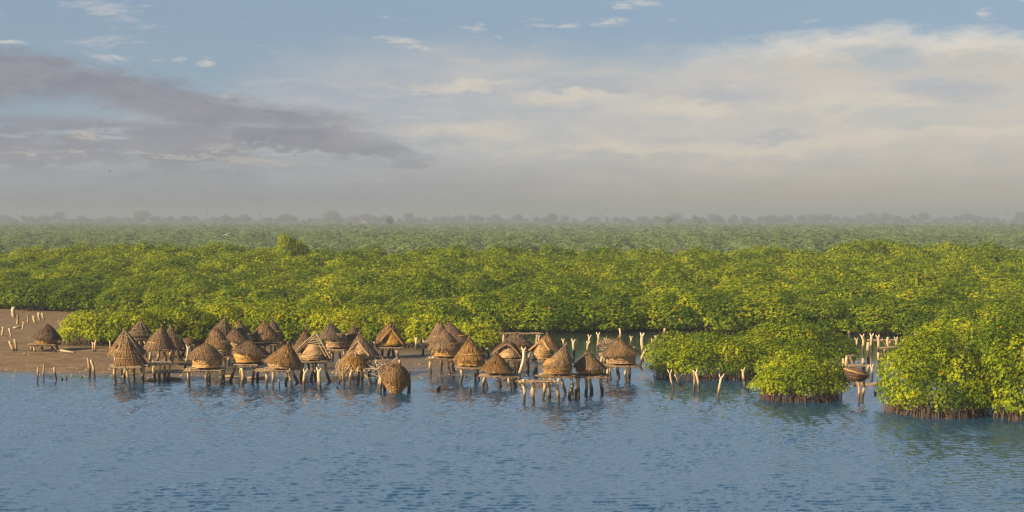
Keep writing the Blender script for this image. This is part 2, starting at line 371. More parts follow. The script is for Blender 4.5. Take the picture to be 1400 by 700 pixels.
# ------------------------------------------------------------------ mesh helpers
def tag(o, label, cat, group=None, kind=None):
    o['label'] = label; o['category'] = cat
    if group: o['group'] = group
    if kind: o['kind'] = kind
    return o
def empty(name, loc, label=None, cat=None, group=None):
    o = bpy.data.objects.new(name, None); COL.objects.link(o); o.location = loc; o.empty_display_size = 0.3
    if label: tag(o, label, cat, group)
    return o
def np_mesh(name, V, Q, T=None, smooth=False):
    """mesh from arrays of vertices and quads"""
    me = bpy.data.meshes.new(name); nv, nq = len(V), len(Q); k = Q.shape[1]
    me.vertices.add(nv); me.vertices.foreach_set('co', np.ascontiguousarray(V, np.float32).ravel())
    me.loops.add(nq * k); me.loops.foreach_set('vertex_index', np.ascontiguousarray(Q, np.int32).ravel())
    me.polygons.add(nq); me.polygons.foreach_set('loop_start', np.arange(0, nq * k, k, dtype=np.int32))
    me.update(calc_edges=True)
    if T is not None:
        a = me.attributes.new('tint', 'FLOAT', 'POINT'); a.data.foreach_set('value', np.ascontiguousarray(T, np.float32))
    return me
def link(name, me, material, parent=None, loc=None):
    o = bpy.data.objects.new(name, me); COL.objects.link(o)
    if not me.materials: me.materials.append(material)
    if parent: o.parent = parent
    if loc is not None: o.location = loc
    return o

class MB:
    def __init__(s): s.v, s.f, s.t = [], [], []
    def tube(s, pts, rad, seg=7, tint=0.5, cap=True, wob=0.0, rng=random):
        pts = [Vector(p) for p in pts]; b0 = len(s.v); k = len(pts)
        if not isinstance(rad, (list, tuple)): rad = [rad] * k
        for i, p in enumerate(pts):
            d = (pts[min(i + 1, k - 1)] - pts[max(i - 1, 0)]).normalized()
            u = d.orthogonal().normalized() if i == 0 else (u - d * u.dot(d)).normalized()
            w = d.cross(u)
            for j in range(seg):
                a = 2 * math.pi * j / seg; r = rad[i] * (1 + wob * (rng.random() - 0.5))
                s.v.append(p + (u * math.cos(a) + w * math.sin(a)) * r); s.t.append(tint)
        for i in range(k - 1):
            for j in range(seg):
                a, b = b0 + i * seg + j, b0 + i * seg + (j + 1) % seg
                s.f.append((a, b, b + seg, a + seg))
        if cap:
            s.f.append(tuple(b0 + j for j in range(seg))[::-1]); s.f.append(tuple(b0 + (k - 1) * seg + j for j in range(seg)))
    def strip(s, p, q, n, w, tint, bend=0.0):
        """a flat blade of straw from p to q"""
        p, q, n = Vector(p), Vector(q), Vector(n); side = (q - p).cross(n)
        if side.length < 1e-6: side = Vector((1, 0, 0))
        side = side.normalized() * w / 2; m = (p + q) / 2 + n * bend; b = len(s.v)
        s.v += [p - side, p + side, m + side, m - side, q + side * 0.4, q - side * 0.4]; s.t += [tint] * 6
        s.f += [(b, b + 1, b + 2, b + 3), (b + 3, b + 2, b + 4, b + 5)]
    def grid(s, rows, closed=True, skip=None):
        """rows of points, equal length; returns index base"""
        b = len(s.v); n = len(rows[0])
        for r in rows:
            for (p, t) in r: s.v.append(Vector(p)); s.t.append(t)
        for i in range(len(rows) - 1):
            for j in range(n if closed else n - 1):
                if skip and skip(i, j): continue
                j2 = (j + 1) % n
                s.f.append((b + i * n + j, b + i * n + j2, b + (i + 1) * n + j2, b + (i + 1) * n + j))
        return b
    def build(s, name, material, parent=None, smooth=False, origin=None):
        if origin is None: origin = parent.location if parent else Vector((0, 0, 0))
        me = bpy.data.meshes.new(name)
        me.from_pydata([tuple(v - origin) for v in s.v], [], s.f)
        a = me.attributes.new('tint', 'FLOAT', 'POINT'); a.data.foreach_set('value', s.t)
        if smooth: me.polygons.foreach_set('use_smooth', [True] * len(me.polygons))
        me.update()
        return link(name, me, material, parent, None if parent else origin)

# ------------------------------------------------------------------ ground and water
def axis(fine0, fine1, step, far0, far1, g=1.25):
    a = list(np.arange(fine0, fine1 + step / 2, step)); s = step
    while a[-1] < far1: s *= g; a.append(a[-1] + s)
    s = step
    while a[0] > far0: s *= g; a.insert(0, a[0] - s)
    return np.array(a)
xs = axis(-75, 75, 0.8, -3500, 3500); ysv = axis(100, 260, 0.8, -60, 8000)
GX, GY = np.meshgrid(xs, ysv); GZ = ground_z(GX, GY)
V = np.stack([GX.ravel(), GY.ravel(), GZ.ravel()], 1); nx, ny = len(xs), len(ysv)
ii = (np.arange(ny - 1)[:, None] * nx + np.arange(nx - 1)[None, :]).ravel()
gme = np_mesh('ground', V, np.stack([ii, ii + 1, ii + nx + 1, ii + nx], 1))
gme.polygons.foreach_set('use_smooth', [True] * len(gme.polygons))
ground = link('ground', gme, MUD); ground['kind'] = 'structure'
def wave_z(x, y):
    """wind chop: many short crested waves, lower in the lee of the trees"""
    rng = np.random.RandomState(21); n = 60; z = np.zeros(x.shape, np.float32)
    wa = (fbm(x * 0.16, y * 0.16, 3) - 0.44) * 7; wb = (fbm(x * 0.16 + 50, y * 0.16, 3) - 0.44) * 7
    steep = lambda f: np.sin(f) + 0.3 * np.sin(2 * f)
    for i in range(n):
        lam = 0.27 * (1.1 / 0.27) ** (rng.rand() ** 1.3); th = math.radians(82) + rng.randn() * 0.42; k = 2 * math.pi / lam
        kx, ky = k * math.cos(th), k * math.sin(th)
        z += ((0.225 / k / math.sqrt(n / 2)) * steep(kx * x + ky * y + rng.rand() * 6.28 + wa * rng.randn() + wb * rng.randn())).astype(np.float32)
    zn = np.clip(z / 0.013, -3, 2.6); z = 0.013 * (np.exp(0.35 * zn) - 1) / 0.36      # sharper crests, flatter troughs
    px, py = to_px(x, np.maximum(y, 5))
    lee = 1 - 0.9 * sstep(y + (fbm(x * 0.06, y * 0.06) - .47) * 40, 143, 172)
    patch = 0.96 + 0.14 * sstep(fbm(x * 0.035 + 5, y * 0.05), 0.36, 0.58)
    edge = sstep(y, 64, 74) * (0.86 + 0.14 * sstep(y, 85, 120))
    shoal = sstep(-ground_z(x, y), -0.02, 0.30)
    patch = patch * (0.78 + 0.5 * sstep(fbm(x * 0.30 + 70, y * 0.2, 3), 0.25, 0.62))
    return z * lee * patch * edge * (0.06 + 0.94 * shoal)
wx_ = axis(-68, 68, 0.14, -900, 900, 1.5); wy_ = [72.0]
while wy_[-1] < 190: wy_.append(wy_[-1] + 0.10 * max(1.0, wy_[-1] / 80) ** 1.7)
wy_ = np.array([-50.0, 20, 50, 65, 70] + wy_ + [191, 193, 197, 205, 220, 250, 300, 375]); wy_[-1] = 378
WX, WY = np.meshgrid(wx_, wy_); fin = (np.abs(WX) < 72) & (WY < 195)
WZ = np.where(fin, wave_z(WX, WY), 0.0); nx, ny = len(wx_), len(wy_)
ii = (np.arange(ny - 1)[:, None] * nx + np.arange(nx - 1)[None, :]).ravel()
wme = np_mesh('water', np.stack([WX.ravel(), WY.ravel(), WZ.ravel()], 1), np.stack([ii, ii + 1, ii + nx + 1, ii + nx], 1))
wme.polygons.foreach_set('use_smooth', [True] * len(wme.polygons))
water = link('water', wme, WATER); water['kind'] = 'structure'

# ------------------------------------------------------------------ foliage
def rosettes(C, AX, L, rng, tint, leaves=6, width=0.42, spread=(0.15, 0.75)):
    """leaf rosettes at points C about axes AX: four-cornered leaves"""
    n = len(C); AX = AX / np.linalg.norm(AX, axis=1, keepdims=True)
    h = np.where(np.abs(AX[:, 2:3]) > 0.9, np.array([[1.0, 0, 0]]), np.array([[0, 0, 1.0]]))
    T = np.cross(AX, h); T /= np.linalg.norm(T, axis=1, keepdims=True); B = np.cross(AX, T)
    ph = rng.rand(n) * 6.28; Vs, Ts = [], []
    for k in range(leaves):
        a = (ph + 6.283 * k / leaves + rng.randn(n) * 0.25)[:, None]
        s = rng.uniform(spread[0], spread[1], n)[:, None]
        d = AX * s + (T * np.cos(a) + B * np.sin(a)) * np.sqrt(1 - s * s * 0.8)
        d /= np.linalg.norm(d, axis=1, keepdims=True)
        w = np.cross(d, AX); w /= np.linalg.norm(w, axis=1, keepdims=True) + 1e-9
        l = (L * rng.uniform(0.7, 1.15, n))[:, None]
        q = np.stack([C, C + d * l * 0.6 + w * l * width / 2, C + d * l - AX * l * 0.12, C + d * l * 0.6 - w * l * width / 2], 1)
        Vs.append(q); Ts.append(np.repeat((tint + rng.randn(n) * 0.05)[:, None], 4, 1))
    V = np.concatenate(Vs).reshape(-1, 3); T_ = np.concatenate(Ts).ravel()
    return V, np.arange(len(V)).reshape(-1, 4), np.clip(T_, 0, 1)

def crown_points(lobes, n, rng, u0, u1, zmin, keep=0.86):
    L = np.array(lobes, float); wgt = (L[:, 3] * L[:, 4] + L[:, 3] * L[:, 5] + L[:, 4] * L[:, 5]) ; wgt /= wgt.sum()
    m = int(n * 2.2); k = rng.choice(len(L), m, p=wgt)
    d = rng.randn(m, 3); d /= np.linalg.norm(d, axis=1, keepdims=True)
    u = rng.uniform(u0, u1, m)[:, None]
    C = L[k, :3] + d * L[k, 3:6] * u
    N = d / L[k, 3:6]; N /= np.linalg.norm(N, axis=1, keepdims=True)
    ok = C[:, 2] > zmin + rng.rand(m) * 0.5
    for i in range(len(L)):
        q = np.linalg.norm((C - L[i, :3]) / L[i, 3:6], axis=1)
        ok &= (k == i) | (q > keep)
    C, N, k = C[ok][:n], N[ok][:n], k[ok][:n]
    return C, N, k

def make_crown(name, lobes, n_out, n_in, leaf, seed, zmin, leaves=6, up=0.55, bright=0.45):
    rng = np.random.RandomState(seed)
    C, N, k = crown_points(lobes, n_out, rng, 0.84, 1.05, zmin)
    # sprigs that stand out of the outline
    m = len(C) // 12; pick = rng.choice(len(C), m, replace=False)
    Cs = C[pick] + (N[pick] + np.array([0, 0, 0.5])) * rng.uniform(0.15, 0.75, (m, 1)) * leaf * 2.2
    Ci, Ni, ki = crown_points(lobes, n_in, rng, 0.45, 0.84, zmin, 0.4)
    C = np.concatenate([C, Cs, Ci]); N = np.concatenate([N, N[pick], Ni]); k = np.concatenate([k, k[pick], ki])
    lt = rng.uniform(-0.14, 0.14, len(lobes))
    cl = fbm(C[:, 0] * 0.55 + C[:, 2] * 0.3 + 40, C[:, 1] * 0.55 + C[:, 2] * 0.4 + 40, 3) - 0.44
    tint = bright + lt[k] + cl * 0.9 + rng.randn(len(C)) * 0.15
    tint = np.where(rng.rand(len(C)) < 0.006, 1.3, np.clip(tint, 0.02, 0.93))
    AX = N + np.array([0, 0, up]) + rng.randn(len(C), 3) * 0.35
    V, Q, T = rosettes(C, AX, leaf * rng.uniform(0.75, 1.2, len(C)), rng, tint, leaves)
    return np_mesh(name, V, Q, T)

def dome_lobes(rx, ry, h, z0, n, rng, big=1.0, skirt=True):
    """lumpy crown: a core and lobes spread over it"""
    L = [(0, 0, z0 + h * 0.36, rx * 0.72, ry * 0.72, h * 0.54)]
    for i in range(n):
        a = 2 * math.pi * (i + rng.random() * 0.7) / n * 2.4; q = math.sqrt(rng.uniform(0.08, 1.0))
        r = rng.uniform(0.26, 0.42) * big
        zc = z0 + h * (0.16 + 0.62 * math.sqrt(max(0, 1 - q * q * 0.92)) * rng.uniform(0.7, 1.05))
        L.append((math.cos(a) * q * rx * 0.74, math.sin(a) * q * ry * 0.74, zc, rx * r, ry * r, h * r * 0.78))
    for i in range(n * 2 // 3 if skirt else 0):
        a = 2 * math.pi * (i + rng.random() * 0.8) / (n * 2 // 3); q = rng.uniform(0.70, 0.80); r = rng.uniform(0.24, 0.32)
        L.append((math.cos(a) * q * rx, math.sin(a) * q * ry, z0 + h * rng.uniform(0.13, 0.26), rx * r, ry * r, h * r * 0.72))
    return L

def stems(mb, rng, rx, ry, z_top, n, r0, base_spread=0.35, z0=0.0, o=Vector((0, 0, 0))):
    for i in range(n):
        a = rng.random() * 6.28; b = math.sqrt(rng.random())
        p0 = Vector((math.cos(a) * rx * base_spread * b, math.sin(a) * ry * base_spread * b, z0))
        e = Vector((math.cos(a + rng.uniform(-.6, .6)) * rx * rng.uniform(0.3, 0.85), math.sin(a + rng.uniform(-.6, .6)) * ry * rng.uniform(0.3, 0.85), z_top * rng.uniform(0.5, 0.95)))
        m1 = p0.lerp(e, 0.35) + Vector((rng.uniform(-.3, .3), rng.uniform(-.3, .3), 0.5)); m2 = p0.lerp(e, 0.7) + Vector((rng.uniform(-.3, .3), rng.uniform(-.3, .3), 0.4))
        mb.tube([o + p0, o + m1, o + m2, o + e], [r0, r0 * 0.75, r0 * 0.5, r0 * 0.2], 5, rng.random())
        mb.tube([o + Vector((0, 0, z0 + .05)), o + p0.lerp(Vector((0, 0, z0)), .5) + Vector((0, 0, .12)), o + p0 + Vector((0, 0, .1))], [r0 * .9, r0 * .8, r0 * .8], 5, .4)
        for q in range(2):
            s = m1.lerp(e, rng.uniform(0.2, 0.8)); t = s + Vector((rng.uniform(-1, 1), rng.uniform(-1, 1), rng.uniform(0.2, 1.0))) * (z_top * 0.22)
            mb.tube([o + s, o + s.lerp(t, 0.5) + Vector((0, 0, .1)), o + t], [r0 * 0.4, r0 * 0.28, r0 * 0.1], 4, rng.random())
def prop_roots(mb, rng, rx, ry, n, zt, r0=0.045, zb=-0.5, o=Vector((0, 0, 0)), inset=0.86):
    for i in range(n):
        a = rng.random() * 6.28; q = inset * math.sqrt(rng.uniform(0.45, 1.0))
        b = Vector((math.cos(a) * rx * q, math.sin(a) * ry * q, zb))
        k = rng.uniform(0.5, 1.0)
        t = Vector((b.x * k + rng.uniform(-.4, .4), b.y * k + rng.uniform(-.4, .4), zt * rng.uniform(0.8, 1.5)))
        m = b.lerp(t, 0.55); m.x += (b.x - t.x) * 0.35; m.y += (b.y - t.y) * 0.35
        mb.tube([o + b, o + m, o + t], [r0 * rng.uniform(0.7, 1.2), r0, r0 * 0.8], 4, rng.random(), cap=False)

def copy_tree(root):
    c = root.copy(); COL.objects.link(c)
    for ch in list(root.children):
        d = ch.copy(); COL.objects.link(d); d.parent = c
    return c

# ------------------------------------------------------------------ the thicket
rg = random.Random(11)
PROTO = []
T_LAB = 'mangrove tree inside the big thicket, showing only its lumpy leafy top'
T_GRP = 'mangrove trees inside the big thicket'
E_LAB = "mangrove tree on the big thicket's front edge, leafy down to dark roots"
E_GRP = "mangrove trees on the big thicket's front edge"
for i in range(8):
    rr = random.Random(100 + i)
    root = empty('mangrove_tree', (0, 0, 0), T_LAB, 'tree', T_GRP)
    RX, HH = 7.0, 6.3
    lob = dome_lobes(RX, RX, HH, 0.7, 15 + i, rr)
    link('crown', make_crown('crown', lob, 6800, 3200, 0.28, 200 + i, 0.5, bright=0.45 if i < 5 else 0.30), LEAF, root)  # front-edge crowns get darker leaves: shade at the thicket foot put into colour
    mb = MB(); stems(mb, rr, RX, RX, 5.5, 9, 0.11); mb.build('trunk', BARK, root)
    mb = MB(); prop_roots(mb, rr, RX, RX, 110, 1.0, 0.05, inset=.8); mb.build('root_tangle', ROOT, root)
    PROTO.append(root)
SKX = [-400, 0, 30, 60, 100, 200, 300, 395, 480, 560, 700, 800, 900, 1000, 1100, 1200, 1300, 1400, 1800]
SKYY = [346, 347, 343, 338, 333, 330, 333, 333, 337, 337, 339, 343, 341, 342, 339, 330, 333, 338, 338]
D_BACK = 352.0
spots = []
row = 0; yb = 188.0
while yb < D_BACK + 4:
    half = yb * 0.36 + 17; sp = 11.6
    xx = -half + (row % 2) * sp / 2
    while xx < half:
        X = xx + rg.uniform(-2.2, 2.2); Y = yb + rg.uniform(-2.0, 2.0)
        px, _ = to_px(X, Y); fr = float(np.interp(px, FRX, FRD))
        if Y - 5.0 > fr - 0.5: spots.append((X, Y, px, fr))
        xx += sp
    row += 1; yb += 11.2
used = set()
def canopy_h(px, Y, fr):
    sk_ = float(np.interp(px, SKX, SKYY)); top = CAMH - (sk_ - HOR) * D_BACK / F
    t = min(1.0, max(0.0, (Y - fr - 5) / max(20.0, D_BACK - fr - 5)))
    und = (float(fbm(np.array((px - CX) / F * Y * 0.022 + 3), np.array(Y * 0.03))) - 0.47) * 4.2
    return 5.4 + (top - 5.4) * (t ** 0.8) + und * min(1.0, t * 2 + .3)
# an even row of trees along the front edge, then the interior
edge_trees = []
px = -60.0
while px < 1480:
    fr = float(np.interp(px, FRX, FRD)); d = fr + rg.uniform(4.6, 6.2)
    edge_trees.append(((px - CX) / F * d * 1.0, d, px, fr)); px += 7.6 * F / fr * 1.0
spots = [s for s in spots if min((s[0] - e[0]) ** 2 + (s[1] - e[1]) ** 2 for e in edge_trees) > 60]
NTREE = 0
for kind, lst in (('edge', edge_trees), ('in', spots)):
    for (X, Y, px, fr) in lst:
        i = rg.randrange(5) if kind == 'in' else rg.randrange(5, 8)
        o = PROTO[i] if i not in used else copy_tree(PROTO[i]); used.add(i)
        h = canopy_h(px, Y, fr) + rg.uniform(-0.55, 0.4)
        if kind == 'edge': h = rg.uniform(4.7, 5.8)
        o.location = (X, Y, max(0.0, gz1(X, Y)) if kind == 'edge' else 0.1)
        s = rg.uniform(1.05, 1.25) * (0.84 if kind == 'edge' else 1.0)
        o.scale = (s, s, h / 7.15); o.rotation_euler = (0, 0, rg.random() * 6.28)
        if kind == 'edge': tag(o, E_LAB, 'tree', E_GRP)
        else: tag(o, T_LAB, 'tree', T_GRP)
        NTREE += 1
for (tx, ty, w, lab) in ((400, 320, 46, "tall mangrove tree whose top stands highest above the big thicket's skyline"),):
    o = copy_tree(PROTO[1]); Y = 330.0; p = at(tx, ty, Y)
    o.location = (p.x, Y, 0.1); o.scale = (0.66, 0.66, p.z / 7.3); o['label'] = lab; del o['group']

# ------------------------------------------------------------------ single bushes in the water and behind the granaries
def bush(x0, x1, ytop, ybase, label, seed, depth=None, n_lobes=14, leaf=0.165, dens=1.0, roots=70, low=0.55, bright=0.39, cat='mangrove', sink=0.4):
    rr = random.Random(seed); Yf = P((x0 + x1) / 2, ybase).y
    w = (x1 - x0) / 2 * Yf / F; dep = depth or w * 0.8
    Y = Yf + dep * 0.86; c = at((x0 + x1) / 2, ybase, Y); w = (x1 - x0) / 2 * Y / F
    h = at(700, ytop, Y).z
    g = max(0.0, gz1(c.x, Yf)) if gz1(c.x, Yf) > 0 else 0.0
    root = empty('mangrove_bush', (c.x, Y, g), label, cat)
    h -= g
    lob = dome_lobes(w, dep, h - low * 0.6, low * 0.6, n_lobes, rr, 1.0)
    area = 2 * math.pi * ((w * dep + w * h + dep * h) / 3)
    k = (0.20 / leaf) ** 2 * dens
    link('crown', make_crown('crown', lob, int(area * 27 * k), int(area * 20 * k), leaf, seed + 1, low, bright=bright), LEAF, root)
    mb = MB(); stems(mb, rr, w * 0.9, dep * 0.9, h * 0.9, 12, 0.07); mb.build('trunk', BARK, root, origin=Vector((0, 0, 0)))
    if roots:
        mb = MB(); prop_roots(mb, rr, w, dep, int(roots * 2.4), max(.9, low * 1.9), 0.03, -sink, inset=.9); mb.build('root_tangle', ROOT, root, origin=Vector((0, 0, 0)))
    return root
B = bush
B(1027, 1159, 472, 551, 'rounded mangrove bush standing out in open water on reddish roots, before a larger bush', 1, 3.6, 16, bright=.46, roots=150, low=.55)
B(880, 1050, 450, 521, 'broad mangrove bush at the water edge with a row of bleached forked posts before it', 2, 4.5, 16, roots=130, low=.5)
B(985, 1168, 440, 508, 'taller mangrove bush rising behind the rounded bush in open water', 3, 5.0, 17, roots=60, low=0.6, bright=.42)
B(1198, 1352, 446, 573, 'largest mangrove bush, standing in the water before the posts of the ruined platforms', 4, 5.0, 20, roots=150, low=.55)
B(1318, 1470, 430, 577, 'tall mangrove bush cut by the right edge of the photo, beside the largest bush', 5, 5.5, 18, roots=110, low=.55)
B(1246, 1360, 432, 500, 'mangrove bush behind the largest bush, hiding the end of the ruined platforms', 6, 5.5, 16, roots=30, low=0.6, leaf=0.26)
B(1330, 1450, 402, 486, 'high mangrove bush behind the tall bush at the right edge', 7, 6.0, 16, roots=20, low=0.6, leaf=0.21)
B(70, 178, 424, 474, 'bright yellow-green mangrove bush beside the squat granary on the mudbank', 21, 4.5, 14, leaf=0.21, bright=0.58, roots=60)
B(116, 236, 420, 475, 'bright mangrove bush behind the front skeletal granary and the roofless frame', 22, 4.6, 14, leaf=0.21, bright=0.58, roots=40)
B(178, 296, 414, 474, 'bright mangrove bush behind the two side by side granaries near the mudbank', 23, 4.6, 14, leaf=0.21, bright=0.56, roots=40)
B(236, 356, 410, 473, 'bright mangrove bush behind the dome-roofed granary with a slotted base', 24, 4.6, 14, leaf=0.21, bright=0.56, roots=30)
B(294, 420, 408, 473, 'bright mangrove bush behind the granary with the leaning ridge roof', 25, 4.8, 14, leaf=0.21, bright=0.58, roots=30)
B(352, 474, 412, 474, 'bright mangrove bush behind the granary with the crossed poles', 26, 4.8, 14, leaf=0.21, bright=0.56, roots=30)
B(408, 524, 417, 475, 'bright mangrove bush behind the dark-topped granary and its grey-roofed neighbour', 27, 4.6, 14, leaf=0.21, bright=0.56, roots=30)
B(462, 588, 416, 476, 'mangrove bush behind the granary with the arched opening', 28, 4.6, 14, leaf=0.21, bright=0.56, roots=40)
B(545, 628, 424, 478, 'mangrove bush behind two bleached forked posts and the pair of peaked granaries', 29, 4.4, 14, leaf=0.26, bright=0.5, roots=50)
B(612, 692, 440, 481, 'low rounded mangrove bush behind the granary with the broad skirted roof', 30, 3.8, 13, leaf=0.25, bright=0.56, roots=60)

# ------------------------------------------------------------------ far mangrove and the far shore
def far_canopy():
    rng = np.random.RandomState(77); Vs, Ts = [], []; n_c = 3900
    u = rng.rand(n_c); Y = 470 * (3600 / 470) ** (u ** 0.95); X = rng.uniform(-0.44, 0.44, n_c) * Y
    for i in range(n_c):
        y, x = Y[i], X[i]; r = rng.uniform(4.5, 8.5) * (1 + y / 2600); h = rng.uniform(5.5, 6.9) + 1.5 * (fbm(x * 0.012, y * 0.006) - 0.45) * 4
        px, _ = to_px(x, y)
        if y < 560 and px > 90: continue
        if y < 520 and -200 < px < 90: h += 1.2
        if y < 720 and (530 < px < 600): h += 1.2
        h = min(h, 11.5); m = int(400 * (1 if y < 900 else 0.5)); leaf = 0.66 * (y / 600) ** 0.6
        d = rng.randn(m, 3); d[:, 2] = np.abs(d[:, 2]); d /= np.linalg.norm(d, axis=1, keepdims=True)
        d = d[d[:, 1] < 0.55]; m = len(d)
        lump = 1 + 0.22 * (vnoise(d[:, 0] * 2.2 + i * 3.1, d[:, 2] * 2.2 + d[:, 1] * 2) - 0.5) * 2
        C = np.array([x, y, 0.4]) + d * np.array([r, r, h]) * (lump * rng.uniform(0.93, 1.02, m))[:, None]
        A = d * .7 + np.array([0, 0, .8]) + rng.randn(m, 3) * 0.22
        v, q, t = rosettes(C, A, leaf * rng.uniform(0.7, 1.3, m), rng, np.clip(rng.uniform(0.35, 0.6) + rng.randn(m) * 0.05, 0, 1), 3, 0.9, (0.0, 0.3))
        Vs.append(v); Ts.append(t)
    V = np.concatenate(Vs); T = np.concatenate(Ts)
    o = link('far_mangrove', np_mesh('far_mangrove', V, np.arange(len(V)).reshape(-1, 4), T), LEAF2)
    tag(o, 'hazy green sheet of mangrove stretching from the thicket to the far shore', 'mangrove', kind='stuff')
far_canopy()

FARP = []
FT_LAB = 'grey hazy tree in the long line of trees on the horizon'; FT_GRP = 'hazy trees along the horizon'
def far_tree(seed, r, h, z0, lobes_n, material, trunk=True, name='shore_tree', n=900, leaf=1.5):
    rr = random.Random(seed); root = empty(name, (0, 0, 0), FT_LAB, 'tree', FT_GRP)
    lob = dome_lobes(r, r, h - z0, z0, lobes_n, rr, 0.95, False)[1:]
    lob += [(rr.uniform(-.5, .5) * r, rr.uniform(-.4, .4) * r, z0 + (h - z0) * rr.uniform(.35, .6), r * .4, r * .4, (h - z0) * .3) for q in range(3)]
    link('crown', make_crown('crown', lob, n, n // 3, leaf, seed, z0 * 0.85, leaves=4), material, root)
    mb = MB(); mb.tube([(0, 0, -0.5), (0.2, 0, z0 * 0.6), (0.4, 0, h * 0.6)], [r * 0.12, r * 0.08, r * 0.04], 7)
    for k in range(5):
        a = k * 1.26 + rr.random(); mb.tube([(0.2, 0, z0 * 0.7), (math.cos(a) * r * .35, math.sin(a) * r * .35, h * 0.5), (math.cos(a) * r * .65, math.sin(a) * r * .65, h * 0.72)], [r * .06, r * .04, r * .015], 5)
    mb.build('trunk', BARK, root); return root
def far_palm(seed):
    rr = random.Random(seed); root = empty('palm_tree', (0, 0, 0), 'thin palm poking out of the hazy tree line on the horizon', 'palm', 'palms on the horizon')
    mb = MB(); mb.tube([(0, 0, -.5), (0.3, 0, 9), (0.9, 0, 19)], [0.55, 0.4, 0.35], 6); mb.build('trunk', BARK, root)
    mb = MB()
    for k in range(26):
        a = rr.random() * 6.28; e = rr.uniform(-0.5, 1.1); l = rr.uniform(2.8, 3.8); o = Vector((0.9, 0, 19))
        d = Vector((math.cos(a) * math.cos(e), math.sin(a) * math.cos(e), math.sin(e)))
        mb.strip(o, o + d * l - Vector((0, 0, .8)), Vector((0, 0, 1)), 1.1, rr.random(), 0.5)
    mb.build('crown', LEAF3, root); return root
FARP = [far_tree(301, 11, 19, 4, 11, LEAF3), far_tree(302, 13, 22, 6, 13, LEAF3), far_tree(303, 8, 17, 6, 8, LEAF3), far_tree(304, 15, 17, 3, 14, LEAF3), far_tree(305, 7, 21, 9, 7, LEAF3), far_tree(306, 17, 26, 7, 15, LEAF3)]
rf = random.Random(9); first = set(); n_far = 0
for rowi, (Y0, n, x0, x1) in enumerate(((4150, 175, -80, 1480), (4500, 130, -80, 1480))):
    for k in range(n):
        px = x0 + (x1 - x0) * (k + rf.uniform(-0.55, 0.55)) / n
        dens = 0.45 + vnoise(np.array(px * 0.011 + rowi * 9), np.array(3.3))
        if rf.random() > dens + 0.25: continue
        i = rf.choices(range(6), (4, 4, 3, 4, 2, 1.3))[0]
        o = FARP[i] if i not in first else copy_tree(FARP[i]); first.add(i)
        Y = Y0 + rf.uniform(-140, 140); s = rf.uniform(0.42, 1.12) * 1.34
        o.location = ((px - CX) / F * Y, Y, 0.3); o.scale = (s * rf.uniform(0.75, 1.3), s, s * rf.uniform(.8, 1.15)); o.rotation_euler = (0, 0, rf.random() * 6.28); n_far += 1
pal = far_palm(5)
for k, px in enumerate((22, 168, 283, 355, 440, 545, 612, 727, 820, 1003, 1120, 1262, 1377)):
    o = pal if k == 0 else copy_tree(pal); o.location = ((px - CX) / F * 4100, 4100, 0.3); s = rf.uniform(1.3, 1.7); o.scale = (s, s, s)
for (px, py, w, Y, seed, lab) in ((532, 300, 15, 2500, 41, 'darker round tree standing alone before the hazy tree line'),
                                  (912, 299, 18, 2600, 42, 'flat-topped dark tree before the hazy tree line, paler trunks showing'),
                                  (956, 300, 24, 2600, 43, 'broad lone tree with a thick reddish trunk before the hazy tree line')):
    h = at(px, py - 4, Y).z; r = w / 2 * Y / F * 1.0
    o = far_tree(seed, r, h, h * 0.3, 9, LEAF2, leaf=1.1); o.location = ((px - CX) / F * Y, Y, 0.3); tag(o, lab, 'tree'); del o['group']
def scrub():
    rng = np.random.RandomState(8); n = 30000; x = rng.uniform(-1900, 1900, n); y = rng.uniform(4080, 4800, n)
    h = 9.0 * fbm(x * 0.02, y * 0.02) + 0.5
    C = np.stack([x, y, 0.3 + rng.rand(n) * h], 1); A = np.array([0, -0.5, 0.6]) + rng.randn(n, 3) * 0.6
    V, Q, T = rosettes(C, A, rng.uniform(2.4, 4.4, n), rng, np.clip(0.5 + rng.randn(n) * 0.2, 0, 1), 4, 0.8)
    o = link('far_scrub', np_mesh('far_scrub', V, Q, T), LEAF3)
    tag(o, 'low hazy scrub under the line of trees on the horizon', 'scrub', kind='stuff')
scrub()
def far_house(px, py, w, Y, label):
    p = at(px, py, Y); k = Y / F; hw = w * k / 2; root = empty('house', (p.x, Y, p.z - 7), label, 'house')
    mb = MB(); z0, z1 = p.z - 7, p.z + 1.2
    c = [Vector((p.x + sx * hw, Y + sy * 3, z)) for z in (z0, z1) for sx, sy in ((-1, -1), (1, -1), (1, 1), (-1, 1))]
    mb.v = c; mb.t = [0.5] * 8; mb.f = [(0, 1, 5, 4), (1, 2, 6, 5), (2, 3, 7, 6), (3, 0, 4, 7), (4, 5, 6, 7)]
    mb.build('wall', LIME, root)
    mb = MB(); e = 0.6
    mb.v = [Vector(q) for q in ((p.x - hw - e, Y - 3.7, z1 + .02), (p.x + hw + e, Y - 3.7, z1 + .02), (p.x + hw + e, Y + 3.7, z1 + .02), (p.x - hw - e, Y + 3.7, z1 + .02), (p.x - hw * .8, Y, z1 + 2), (p.x + hw * .8, Y, z1 + 2))]
    mb.t = [0.5] * 6; mb.f = [(0, 1, 5, 4), (1, 2, 5), (2, 3, 4, 5), (3, 0, 4), (3, 2, 1, 0)]
    mb.build('roof', TIN, root)
far_house(497, 304, 6, 4050, 'tiny pale house among the hazy trees, above the middle granaries')
far_house(1065, 301, 3, 4050, 'tiny whitewashed house on the horizon, above the bush with bleached posts')

